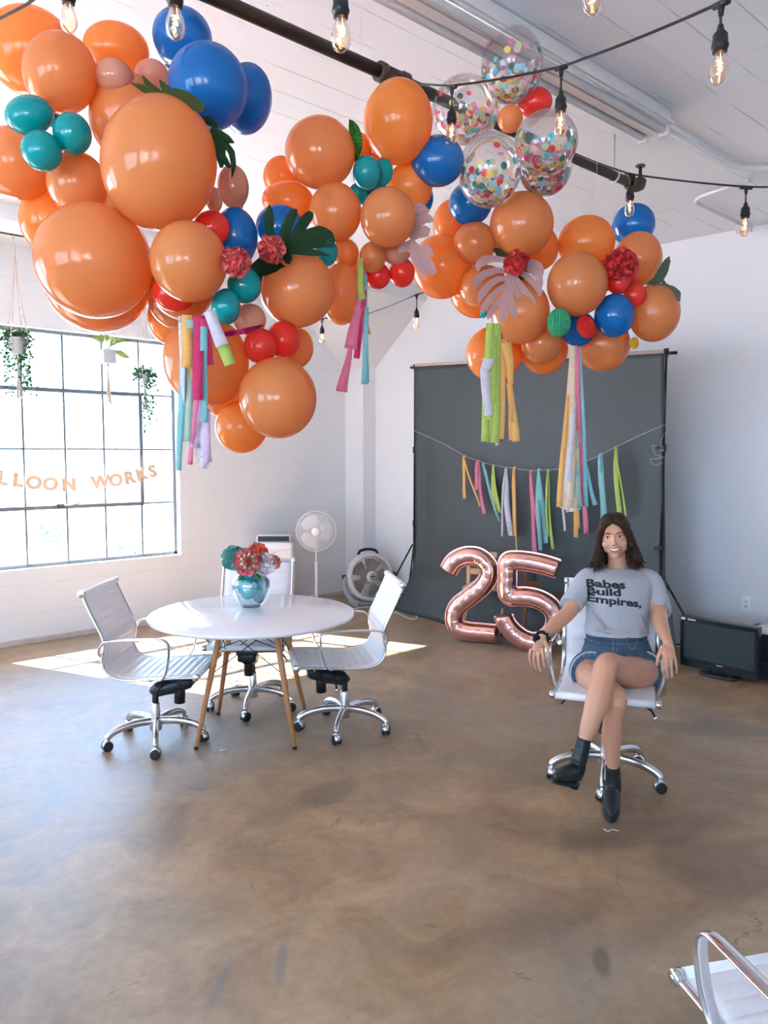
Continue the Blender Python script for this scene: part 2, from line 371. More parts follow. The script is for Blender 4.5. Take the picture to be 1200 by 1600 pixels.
# ---------------------------------------------------------------- room shell
CEIL = 3.53; WL = 7.25; WT = .2
X0, X1, Y0 = -5.2, 6.6, -3.6
WZ0, WZ1 = .67, 2.83
MW_left = plaster('white_painted_board_marked_concrete', (.77, .765, .78), 'boards')
MW = plaster('white_painted_drywall', (.80, .785, .805), 'smooth')
MC = plaster('white_painted_planks', (.81, .79, .81), 'planks')
struct('floor', MB().box(((X0+X1)/2, (Y0+WL)/2, -.06), (X1-X0+.6, WL-Y0+.6, .12)), concrete_floor())
struct('ceiling', MB().box(((X0+X1)/2, (Y0+WL)/2, CEIL+.08), (X1-X0+.8, WL-Y0+.8, .16)), MC)
def wall_with_holes(name, axis, pos, a0, a1, holes, m, outward):
    mb = MB(); c = pos+outward*WT/2
    def bx_(u0, u1, z0, z1):
        if u1-u0 < 1e-4 or z1-z0 < 1e-4: return
        if axis == 'y': mb.box(((u0+u1)/2, c, (z0+z1)/2), (u1-u0, WT, z1-z0))
        else: mb.box((c, (u0+u1)/2, (z0+z1)/2), (WT, u1-u0, z1-z0))
    cur = a0
    for h0, h1, z0, z1 in sorted(holes):
        bx_(cur, h0, 0, CEIL); bx_(h0, h1, 0, z0); bx_(h0, h1, z1, CEIL); cur = h1
    bx_(cur, a1, 0, CEIL)
    return struct(name, mb, m)
WINS = [(1.5, 3.71, WZ0, WZ1), (-2.35, -.14, WZ0, WZ1), (-4.9, -2.7, WZ0, WZ1)]
wall_with_holes('wall_left', 'y', WL, X0-.2, X1+.2, WINS, MW_left, 1)
REAR_FILLW = [(-3.4, -.6, .6, 2.9), (.2, 3.2, .6, 2.9)]  # unseen windows added behind the camera to fill the room with frontal light
wall_with_holes('wall_rear', 'x', X0, Y0, WL, REAR_FILLW, MW, -1)
RIGHT_FILLW = [(-4.2, -2.2, .9, 2.6)]  # one more unseen window, added for fill light
wall_with_holes('wall_right', 'y', Y0, X0-.2, X1+.4, RIGHT_FILLW, MW, -1)
# far wall, very slightly out of square with the window wall
fa = Vector((6.06, 7.3, 0)); fb = Vector((6.06+(6.52-6.06)*(7.3-Y0)/(7.3-1.8), Y0-.1, 0))
fb = Vector((6.06+.0865*(7.3-Y0+.1), Y0-.1, 0)); fd = (fb-fa).normalized(); fn = Vector((-fd.y, fd.x, 0)); 
if fn.x < 0: fn = -fn
mb = MB(); mb.smooth = False
q = [fa, fb, fb+fn*.2, fa+fn*.2]
mb.add([Vector((v.x, v.y, z)) for z in (0, CEIL) for v in q], [(3,2,1,0),(4,5,6,7),(0,1,5,4),(1,2,6,5),(2,3,7,6),(3,0,4,7)])
struct('wall_back', mb, MW)
def backwall(y, off=0):                # point on the inner face of the far wall at a given Y, off = distance into the room
    t = (y-fa.y)/(fb.y-fa.y); p = fa.lerp(fb, t); return Vector((p.x, p.y, 0))-fn*off
# corner column with flared head, and the ceiling beam it carries
mb = MB(); mb.smooth = False
def ringbox(x0, x1, y0, y1, z): return [Vector((x0, y0, z)), Vector((x1, y0, z)), Vector((x1, y1, z)), Vector((x0, y1, z))]
mb.loft([ringbox(5.9, 6.25, 6.92, 7.25, 0), ringbox(5.9, 6.25, 6.92, 7.25, 2.72), ringbox(5.15, 6.3, 6.15, 7.25, 3.40), ringbox(5.15, 6.3, 6.15, 7.25, CEIL)])
struct('trim_1', mb, MW)
mb = MB(); mb.box((.6, 6.3, 3.47), (11.6, .34, .12)); struct('trim_2', mb, MW)
# concrete kerb crack line along the window wall
mb = MB(); mb.box((.5, 7.225, .02), (10.8, .05, .04)); tag(struct('baseboard_left', mb, mat('stained_kerb', (.55, .47, .42), .8, var=.3, vs=9)))

# steel windows
M_steel = mat('blue_grey_window_steel', (.16, .19, .22), .45, .3)
M_glass = thin_clear('window_glass', (.97, .985, 1), .02, .0)
def steel_window(name, x0, x1, z0, z1, ncol=6, nrow=4, vent=True, axis='y', pos=WL+.11, label=None):
    root = bpy.data.objects.new(name, None); C.objects.link(root); root['kind'] = 'structure'
    root.location = ((x0+x1)/2, pos, 0) if axis == 'y' else (pos, (x0+x1)/2, 0); root.rotation_euler = (0, 0, 0 if axis == 'y' else PI/2)
    w2 = (x1-x0)/2; dx = (x1-x0)/ncol; dz = (z1-z0)/nrow
    mb = MB()
    for xx in (-w2+.015, w2-.015): mb.box((xx, 0, (z0+z1)/2), (.03, .05, z1-z0))
    for zz in (z0+.015, z1-.015): mb.box((0, 0, zz), (2*w2, .05, .03))
    mb.build('window_frame', M_steel, root)
    mb = MB()
    for i in range(1, ncol): mb.box((-w2+i*dx, 0, (z0+z1)/2), (.018, .03, z1-z0-.06))
    for i in range(1, nrow): mb.box((0, .001, z0+i*dz), (2*w2-.06, .028, .016))
    mb.build('glazing_bars', M_steel, root)
    if vent:
        vx0, vx1 = -w2+dx, w2-dx; vz0, vz1 = z0+dz, z1-dz
        mb = MB()
        for xx in (vx0, vx1): mb.box((xx, -.012, (vz0+vz1)/2), (.036, .05, vz1-vz0+.036))
        for zz in (vz0, vz1): mb.box(((vx0+vx1)/2, -.012, zz), (vx1-vx0-.036, .05, .036))
        vf = mb.build('ventilator_frame', M_steel, root)
        mb = MB(); mb.box((vx0+.66, -.05, vz0+.01), (.07, .03, .04)); mb.tube([(vx0+.69, -.065, vz0+.01), (vx0+.76, -.08, vz0+.015), (vx0+.84, -.085, vz0+.035)], .006, 6)
        mb.build('latch', mat('bronze_latch', (.12, .09, .07), .5, .6), vf)
    mb = MB(); mb.box((0, .004, (z0+z1)/2), (2*w2-.04, .004, z1-z0-.04))
    mb.build('pane', M_glass, root)
    return root
for i, (a, b_, z0, z1) in enumerate(WINS): steel_window('window_%d' % (i+1), a+.0, b_-.0, z0, z1)
for i, (a, b_, z0, z1) in enumerate(REAR_FILLW): steel_window('window_%d' % (i+4), a, b_, z0, z1, axis='x', pos=X0-.11, vent=False)  # added fill windows, numbered on from the window wall
for i, (a, b_, z0, z1) in enumerate(RIGHT_FILLW): steel_window('window_%d' % (i+6), a, b_, z0, z1, pos=Y0-.11, vent=False)  # the added fill opening in the right wall
def portal(loc, rot, sx_, sy_):
    l = bpy.data.lights.new('sky_portal', 'AREA'); l.shape = 'RECTANGLE'; l.size = sx_; l.size_y = sy_; l.cycles.is_portal = True
    o = bpy.data.objects.new('sky_portal', l); C.objects.link(o); o.location = loc; o.rotation_euler = rot
for a, b_, z0, z1 in WINS: portal(((a+b_)/2, WL+.22, (z0+z1)/2), (-PI/2, 0, 0), b_-a, z1-z0)
for a, b_, z0, z1 in RIGHT_FILLW: portal(((a+b_)/2, Y0-.22, (z0+z1)/2), (PI/2, 0, 0), b_-a, z1-z0)
for a, b_, z0, z1 in REAR_FILLW: portal((X0-.22, (a+b_)/2, (z0+z1)/2), (0, -PI/2, 0), z1-z0, b_-a)

# outside: bright yard
M_yard = mat('pale_yard_concrete', (.6, .58, .56), .9, var=.1, vs=2)
struct('ground', MB().box((-40, -60, -.3), (120, 110, .1)), M_yard)
struct('ground', MB().box((0, 100+WL+.5, -2.4), (260, 200, .1)), M_yard)
# ================================================================ overhead: pipe, tube light, conduits, string lights
M_pipe = mat('dark_iron_pipe', (.045, .03, .022), .5, .6, var=.4, vs=20)
M_rust = mat('bronze_fitting', (.07, .045, .03), .55, .5, var=.3, vs=30)
M_fix = mat('cream_enamel', (.72, .68, .66), .35)
pv = 2.50; pz = 3.3
p = thing('sprinkler_pipe', 'dark iron sprinkler pipe hanging below the white plank ceiling, ending in an elbow', 'pipe', (4.28, pv, pz))
MB().tube([(-8.5, 0, 0), (0, 0, 0)], .027, 16).build('pipe', M_pipe, p)
mb = MB(); mb.tube([(-.06, 0, 0), (0, 0, 0), (.03, 0, .01), (.042, 0, .04)], .037, 14); mb.tube([(-.07, 0, 0), (-.04, 0, 0)], .041, 14); mb.build('elbow', M_rust, p)
mb = MB(); mb.tube([(.042, 0, .03), (.042, 0, .12)], [.014, .009], 8); mb.lathe([(.0, .12), (.03, .122), (.028, .13), (.0, .132)], 14, Matrix.Translation((.042, 0, 0))); mb.build('sprinkler_head', M_rust, p)
mb = MB(); mb.tube([(-2.03, 0, 0), (-1.93, 0, 0)], .036, 14); mb.tube([(-2.06, 0, 0), (-2.03, 0, 0)], .041, 14); mb.tube([(-1.93, 0, 0), (-1.90, 0, 0)], .041, 14); mb.build('pipe_coupling', M_rust, p)
mb = MB(); mb.tube([(-.25, 0, .033+.01), (-.25, 0, CEIL-pz)], .006, 8)
mb.tube([(-.25+.0, .038*math.cos(a), .038*math.sin(a)) for a in [math.radians(k) for k in range(90, 451, 30)]], .005, 6); mb.build('hanger_rod', mat('painted_rod', (.6, .57, .55), .5), p)

t_ = thing('tube_light_fixture', 'long cream twin fluorescent fixture fixed to the plank ceiling, unlit', 'light fixture', (3.96, 2.21, CEIL-.002))
MB().rbox((-2.6, 0, -.045), (5.2, .19, .085), .012).build('fixture_body', M_fix, t_)
MB().box((-2.6, 0, -.104), (5.2, .05, .012)).build('ballast_cover', M_fix, t_)
for yy in (-.062, .062):
    MB().tube([(-5.15, yy, -.105), (-.03, yy, -.105)], .019, 12).build('fluorescent_tube', mat('unlit_tube_glass', (.78, .76, .75), .2), t_)
    mb = MB(); mb.box((-.012, yy, -.098), (.024, .05, .075)); mb.build('lamp_holder', M_fix, t_)
MB().box((-2.6, 0, -.075), (5.2, .215, .008)).build('reflector', M_fix, t_)

def conduit(name, pts, r, label):
    mb = MB(); P0 = Vector(pts[0]); mb.tube([Vector(q_)-P0 for q_ in pts], r, 10)
    o = mb.build(name, mat('white_painted_conduit', (.7, .68, .68), .45)); o.location = P0
    return tag(o, label, 'conduit')
def bend(a, b_, c, r, n=6):
    a, b_, c = Vector(a), Vector(b_), Vector(c); u = b_+(a-b_).normalized()*r; v = b_+(c-b_).normalized()*r
    out = [a]
    for k in range(n+1):
        s_ = k/n; out.append(u.lerp(b_, s_).lerp(b_.lerp(v, s_), s_))
    return out+[c]
zc = CEIL-.025
conduit('conduit', bend((3.99, 2.235, zc), (5.08, 2.235, zc), (5.75, .9, zc), .2), .018, 'thick white conduit running from the tube light then bending right across the ceiling')
conduit('conduit', bend((6.35, 2.72, zc), (5.38, 2.72, zc), (5.28, 2.27, zc), .14), .012, 'thin white conduit bending near the junction box above the far wall')
tag(MB().box((6.32, 2.74, zc-.01), (.1, .09, .06)).build('junction_box', M_fix), 'small white junction box at the end of the thin ceiling conduit', 'junction box')
conduit('conduit', [(2.9, 2.35, zc+.01), (2.95, 2.9, zc+.01)], .007, 'short thin wire conduit on the ceiling behind the confetti balloons')

# string lights
M_cable = mat('black_cable', (.012, .011, .011), .55)
M_bulb = thin_clear('warm_bulb_glass', (1, .88, .76), .06, .02)
M_fil = mat('glowing_filament', (1, .5, .2), .5, emit=(1, .36, .09), es=16)
M_brass = mat('lamp_brass', (.75, .45, .2), .3, 1)
bulb_prof = [(.0125, 0), (.013, -.008), (.0165, -.018), (.0215, -.032), (.0235, -.046), (.0225, -.058), (.018, -.069), (.010, -.0765), (.001, -.079)]
sock_prof = [(.004, .034), (.007, .030), (.009, .018), (.0175, .008), (.0185, -.012), (.0205, -.016), (.0205, -.022), (.0178, -.024), (.0172, -.034), (.012, -.034)]
_bulbs = []
def string_lights(label, path, drops, rad=.0042):
    """path: room points of the cable; drops: (index position along path as point, drop length, scale)"""
    root = thing('string_lights', label, 'string lights', path[0])
    O = Vector(path[0])
    pts = []
    for i in range(len(path)-1):
        a, b_ = Vector(path[i]), Vector(path[i+1])
        for k in range(8):
            s_ = k/8; q_ = a.lerp(b_, s_); q_.z -= .10*(a-b_).length*.25*s_*(1-s_)*4*.35; pts.append(q_-O)
    pts.append(Vector(path[-1])-O)
    MB().tube(pts, rad, 8).build('cable', M_cable, root)
    for (pt, dl) in drops:
        q_ = Vector(pt)-O
        mb = MB(); d = Vector((.04*math.cos(1), .04*math.sin(1), 0))
        i = min(range(len(pts)), key=lambda k: (pts[k]-q_).length); j = min(i+1, len(pts)-1); tdir = (pts[j]-pts[max(i-1, 0)]).normalized()
        mb.tube([q_-tdir*.026, q_+tdir*.026], .0085, 8); mb.tube([q_, q_+Vector((0, 0, -.028))], [.010, .006], 8)
        mb.tube([q_+Vector((0, 0, -.02)), q_+Vector((.003, .002, -dl/2)), q_+Vector((0, 0, -dl))], .0035, 6)
        T = Matrix.Translation(q_+Vector((0, 0, -dl-.03))); mb.lathe(sock_prof, 16, T)
        sk = mb.build('socket', M_black, root)
        T2 = Matrix.Translation(q_+Vector((0, 0, -dl-.03-.032)))
        MB().lathe(bulb_prof, 20, T2, cap=False).build('bulb', M_bulb, sk)
        mb = MB(); base = q_+Vector((0, 0, -dl-.062))
        zz = []
        for k in range(9): zz.append(base+Vector(((-.008 if k % 2 else .008)*(1-.05*k), .004*math.sin(k*2.2), -.018-.004*k*(1 if k < 5 else .8))))
        mb.tube(zz, .0016, 6); mb.tube([base+Vector((.004, 0, 0)), base+Vector((.006, 0, -.02))], .0007, 5)
        mb.build('filament', M_fil, sk)
        _bulbs.append(O+q_+Vector((0, 0, -dl-.10)))
    return root
string_lights('black string light cable running in front of the confetti balloons to the upper right',
    [P(640, 129, 3.35), P(706, 134, 3.1), P(877, 104, 2.6), P(1127, 4, 1.95), P(1330, -110, 1.5)],
    [(P(706, 136, 3.1), .075), (P(877, 106, 2.6), .075), (P(1127, 6, 1.95), .05)])
string_lights('thin black string light cable above the blue balloon at the right, fixed along the pipe',
    [P(850, 215, 4.2), P(905, 243, 4.0), P(985, 272, 3.7), P(1166, 292, 3.4), P(1290, 290, 3.2)],
    [(P(985, 273, 3.7), .055), (P(1166, 293, 3.4), .065)])
string_lights('distant string light cable near the corner column behind the garland',
    [PY(430, 508, WL-.01), P(500, 498, 6.3), P(575, 490, 6.0), P(651, 460, 5.4), PZ(735, 425, CEIL)],
    [(P(503, 500, 6.3), .045), (P(651, 461, 5.4), .09)])
string_lights('near string light row above the left balloons with three glowing bulbs reaching into view',
    [P(-90, 70, 2.6), P(40, 8, 2.35), P(110, -45, 2.2), P(272, -60, 1.95), P(532, -75, 1.85), P(930, -100, 1.8), P(1200, -140, 1.7)],
    [(P(105, -50, 2.2), .03), (P(272, -62, 1.95), .045), (P(532, -75, 1.85), .08), (P(928, -100, 1.8), .03)])

# ================================================================ balloon garland
LAT = {
 'peach': latex('peach_latex', (.66, .28, .10), (1.0, .36, .06), .42),
 'orange': latex('backlit_peach_latex', (.78, .33, .08), (1.0, .34, .05), .5),  # peach latex again, with its backlit orange glow mixed into the base colour
 'blush': latex('blush_latex', (.66, .34, .23), (.9, .38, .2), .35),
 'blue': latex('blue_latex', (.006, .15, .42), (.0, .28, .8), .3),
 'teal': latex('teal_latex', (.0, .33, .34), (.0, .45, .42), .3),
 'red': latex('coral_red_latex', (.80, .045, .03), (1.0, .05, .01), .35)}
M_clear = thin_clear('clear_latex', (.96, .95, .96), .05, .05, .10)
CONF = [mat('confetti_'+n, c, .7) for n, c in dict(red=(.75, .03, .03), teal=(.08, .42, .5), sky=(.35, .62, .7), yellow=(.8, .55, .15), pink=(.8, .2, .3), green=(.05, .2, .15), blush=(.8, .5, .42), lime=(.6, .65, .3)).items()]
def basis(pos):
    d = (pos-Vector((0, 0, CAMZ))).normalized(); r = d.cross(Vector((0, 0, 1))).normalized(); u = r.cross(d)
    return Matrix((r, d, u)).transposed()       # x right, y away, z up
BALL = [
# px, py, rx, ry, tilt, colour, base distance, offset, label
(50,82,74,72,0,'orange',2.7,.28,'big orange-lit peach balloon behind the others in the top left corner'),
(94,115,59,66,18,'peach',2.7,-.02,'oval peach balloon directly above the three teal balloons at far left'),
(182,76,52,42,0,'orange',2.7,.22,'orange-lit peach balloon at the top of the left cluster, left of the blue ones'),
(178,119,31,28,0,'blush',2.7,.10,'small blush balloon wedged under the topmost orange-lit peach balloon'),
(237,116,27,24,0,'blush',2.7,.15,'small pinkish balloon touching the upper left of the blue balloons'),
(196,182,57,69,10,'peach',2.7,.12,'tall peach balloon half hidden behind the largest upper balloon'),
(249,256,91,106,14,'peach',2.7,-.20,'very large oval peach balloon in the middle of the left cluster'),
(285,58,47,48,0,'blue',2.7,.22,'upper left blue balloon, behind the lit bulb'),
(325,136,63,69,8,'blue',2.7,-.02,'front blue balloon of the three at the top, largest'),
(385,155,40,56,10,'blue',2.7,.12,'right-hand blue balloon partly behind the largest blue one'),
(46,180,40,31,-22,'teal',2.7,-.10,'upper left teal balloon of the trio at the left edge'),
(113,209,31,33,0,'teal',2.7,-.12,'right-hand teal balloon of the trio at the left edge'),
(65,236,33,32,0,'teal',2.7,-.16,'lowest teal balloon of the trio at the left edge'),
(84,184,15,16,0,'teal',2.7,.05,'tiny teal balloon peeking between the teal trio'),
(26,255,60,57,0,'peach',2.7,.12,'peach balloon at the left edge beneath the teal trio'),
(121,287,49,50,0,'peach',2.7,.04,'peach balloon between the teal trio and the largest lower balloon'),
(76,345,47,52,0,'orange',2.7,.26,'orange-lit balloon behind the largest lower peach balloon'),
(147,408,94,90,0,'peach',2.7,-.12,'very large round peach balloon at lower left of the garland'),
(152,440,84,80,0,'peach',2.7,.17,'peach balloon showing as a crescent beneath the largest round one'),
(182,314,26,22,0,'peach',2.7,.10,'small peach balloon between the two largest ones'),
(295,409,61,63,0,'peach',2.7,-.24,'round peach balloon in front, above the white and yellow streamers'),
(331,356,29,27,0,'red',2.7,-.02,'red balloon between the largest oval balloon and the blue one'),
(368,371,35,46,0,'blue',2.7,.06,'blue balloon behind the pink carnation of the left cluster'),
(364,293,25,35,0,'blush',2.7,.08,'pale blush balloon under the dark leaf right of the largest oval'),
(335,313,13,20,0,'blush',2.7,.0,'tiny pale balloon at the right rim of the largest oval'),
(366,320,14,16,0,'blush',2.7,.16,'tiny blush balloon above the blue one, mostly hidden'),
(272,458,34,29,0,'red',2.7,-.06,'red balloon sandwiched under the round front peach balloon'),
(285,450,50,50,0,'peach',2.7,.04,'peach balloon just below the sandwiched red one'),
(274,467,43,47,0,'peach',2.7,.12,'peach balloon making the second crescent left of the streamers'),
(268,498,38,42,0,'orange',2.7,.22,'orange-lit peach balloon making the lowest crescent left of the streamers'),
(322,565,68,71,0,'peach',2.7,.0,'large peach balloon behind the hanging pink and yellow streamers'),
(345,610,31,41,0,'orange',2.7,.18,'orange-lit peach balloon sliver under the large one behind the streamers'),
(377,667,41,41,0,'orange',2.7,.06,'lowest orange-lit peach balloon of the whole garland'),
(434,622,61,63,0,'peach',2.7,-.06,'large round peach balloon at the bottom right of the left cluster'),
(353,479,23,28,0,'teal',2.7,-.14,'lower teal balloon beside the round front peach balloon'),
(382,446,27,28,0,'teal',2.7,-.12,'teal balloon under the pink carnation of the left cluster'),
(390,499,26,25,0,'blush',2.7,-.02,'small blush balloon above the magenta paper fan'),
(407,541,26,28,0,'red',2.7,-.04,'left one of the red pair above the lowest balloons'),
(442,531,27,29,0,'red',2.75,.0,'right one of the red pair above the lowest balloons'),
(461,543,29,33,0,'peach',2.8,.12,'peach balloon peeking out to the right of the red pair'),
(464,452,59,60,0,'peach',2.8,-.02,'large peach balloon beneath the big dark leaf'),
(510,394,18,22,0,'teal',2.85,.08,'teal balloon behind the tip of the big dark leaf'),
(437,356,38,36,0,'blue',2.8,.06,'blue balloon behind the fingers of the big dark leaf'),
(533,460,34,48,0,'peach',2.95,.12,'peach balloon left of the short pink and teal streamers'),
(500,239,55,57,0,'peach',3.1,-.08,'large peach balloon at the upper left of the middle cluster'),
(441,277,30,33,0,'orange',3.1,.18,'orange-lit peach balloon behind the left side of the middle cluster'),
(450,314,41,31,0,'orange',3.0,.1,'orange-lit peach balloon just above the big dark leaf'),
(524,332,41,46,0,'peach',3.1,-.08,'peach balloon left of the front one in the middle cluster'),
(606,340,43,47,0,'peach',3.1,-.16,'front peach balloon in the middle cluster beside the pink leaf'),
(622,191,54,67,4,'orange',3.15,.0,'tall orange-lit peach balloon at the top of the middle cluster'),
(684,252,41,40,0,'blue',3.2,.0,'blue balloon right of the tall orange-lit peach one'),
(640,292,36,38,0,'orange',3.15,.06,'orange-lit peach balloon under the tall one in the middle cluster'),
(655,310,22,27,0,'blue',3.2,.18,'blue balloon sliver behind the middle cluster'),
(573,270,22,27,0,'teal',3.1,-.06,'front teal balloon beside the green paper fan'),
(598,269,16,21,0,'teal',3.1,.03,'teal balloon behind and right of the front teal one'),
(560,303,16,17,0,'teal',3.1,.04,'small teal balloon low at the left of the middle teal group'),
(585,295,20,14,0,'teal',3.1,.07,'small teal balloon low at the right of the middle teal group'),
(563,238,18,30,0,'orange',3.1,.16,'orange-lit peach balloon behind the green paper fan'),
(590,262,24,24,0,'orange',3.1,.2,'orange-lit peach balloon hidden behind the middle teal group'),
(540,396,21,23,0,'peach',3.1,.0,'small peach balloon left of the pale green streamer top'),
(582,402,21,24,0,'peach',3.1,-.06,'small peach balloon right of the pale green streamer top'),
(619,394,22,20,0,'blush',3.1,.02,'small blush balloon above the two bright red ones'),
(590,431,20,21,0,'red',3.1,.02,'left one of the two bright red balloons under the middle cluster'),
(628,426,20,23,0,'red',3.1,.02,'right one of the two bright red balloons under the middle cluster'),
(553,425,22,22,0,'orange',3.1,.12,'small orange-lit peach balloon hidden behind the pale green streamer top'),
(690,417,46,50,0,'orange',3.6,.12,'large orange-lit peach balloon at the left of the right cluster'),
(709,350,33,39,0,'orange',3.6,.18,'orange-lit peach balloon behind the blue one at left of the right cluster'),
(735,318,34,34,0,'blue',3.6,-.02,'blue balloon under the lowest confetti balloon'),
(742,380,34,33,0,'peach',3.6,.0,'small peach balloon below the blue one, above the pink leaf'),
(815,351,50,51,0,'peach',3.6,-.08,'large peach balloon directly under the confetti balloons'),
(845,388,28,34,0,'orange',3.6,.1,'orange-lit peach balloon behind the right side of the pink leaf'),
(755,448,38,34,0,'peach',3.6,.06,'peach balloon behind the left lobes of the pink leaf'),
(746,455,43,42,0,'orange',3.6,.2,'orange-lit peach balloon showing below the left lobes of the pink leaf'),
(813,488,46,50,0,'peach',3.6,-.02,'peach balloon under the pink leaf, above the green streamers'),
(772,553,44,43,0,'orange',3.6,.18,'orange-lit peach balloon behind the lime green streamers'),
(846,536,33,32,0,'peach',3.6,.04,'peach balloon between the lime and cream streamers'),
(850,546,38,39,0,'orange',3.6,.14,'orange-lit peach crescent balloon in front of the dark backdrop top'),
(902,444,48,50,0,'peach',3.6,-.14,'front peach balloon in the middle of the right cluster'),
(916,379,45,42,0,'orange',3.6,.1,'orange-lit peach balloon at the top of the right cluster'),
(997,405,38,43,0,'peach',3.6,.06,'peach balloon beneath the rightmost blue one'),
(990,351,34,33,0,'blue',3.6,.2,'rightmost light blue balloon under a lit bulb'),
(1022,489,41,45,0,'peach',3.6,.0,'rightmost peach balloon beside the dark leaf'),
(960,493,32,34,0,'blue',3.6,-.08,'front blue balloon low in the right cluster'),
(904,514,28,27,0,'blue',3.6,.06,'blue balloon behind the red paper fan'),
(942,538,43,42,0,'peach',3.6,.1,'lowest peach balloon right of the cream streamers'),
(967,442,19,18,0,'red',3.6,-.1,'front red balloon of the right group'),
(984,426,14,19,0,'red',3.6,.0,'upper right red balloon of the right group'),
(992,461,18,18,0,'red',3.6,-.04,'lower right red balloon of the right group'),
(948,430,24,24,0,'red',3.6,.04,'back left red balloon of the right group under the red flower'),
(836,160,27,24,0,'red',3.4,.06,'red balloon between the upper confetti balloons'),
(797,186,20,22,0,'peach',3.36,.0,'small peach balloon in the centre of the confetti balloons'),
(800,103,49,61,0,'clear',3.40,.0,'topmost clear confetti balloon'),
(727,172,53,55,0,'clear',3.40,.12,'left clear confetti balloon behind the small lit bulb'),
(765,266,50,59,6,'clear',3.36,-.06,'lowest front clear confetti balloon above the blue one'),
(853,223,50,51,0,'clear',3.36,-.12,'right front clear confetti balloon, full of confetti'),
(852,263,42,44,0,'clear',3.40,.1,'clear confetti balloon mostly behind the right front one'),
]
# settle the balloons against each other in depth, keeping the front-to-back order
_d = [b_[6]+b_[7] for b_ in BALL]; _d0 = list(_d); rnd = random.Random(4)
for it in range(120):
    for i in range(len(BALL)):
        for j in range(i+1, len(BALL)):
            bi, bj = BALL[i], BALL[j]
            ri = (bi[2]+bi[3])/2*_d[i]/FPX; rj = (bj[2]+bj[3])/2*_d[j]/FPX
            dm = (_d[i]+_d[j])/2; s2 = math.hypot(bi[0]-bj[0], bi[1]-bj[1])*dm/FPX; need = .93*(ri+rj)
            if s2 >= need: continue
            nz = math.sqrt(need*need-s2*s2); dz = _d[j]-_d[i]; sg = 1 if (_d0[j]-_d0[i]) >= 0 else -1
            if dz*sg < nz:
                m_ = (nz-dz*sg)*.12; ti, tj = ri**2, rj**2
                _d[i] -= sg*m_*tj/(ti+tj); _d[j] += sg*m_*ti/(ti+tj)
    for i in range(len(_d)): _d[i] += (_d0[i]-_d[i])*.03
CENT = [(180, 280, 2.85), (400, 480, 2.95), (570, 320, 3.3), (800, 220, 3.85), (860, 440, 3.8)]
grp = {'peach': 'peach balloons of the garland', 'orange': 'orange-lit peach balloons of the garland', 'blush': 'small blush balloons', 'blue': 'blue balloons of the garland', 'teal': 'teal balloons', 'red': 'red balloons', 'clear': 'clear confetti balloons'}
BPOS = []
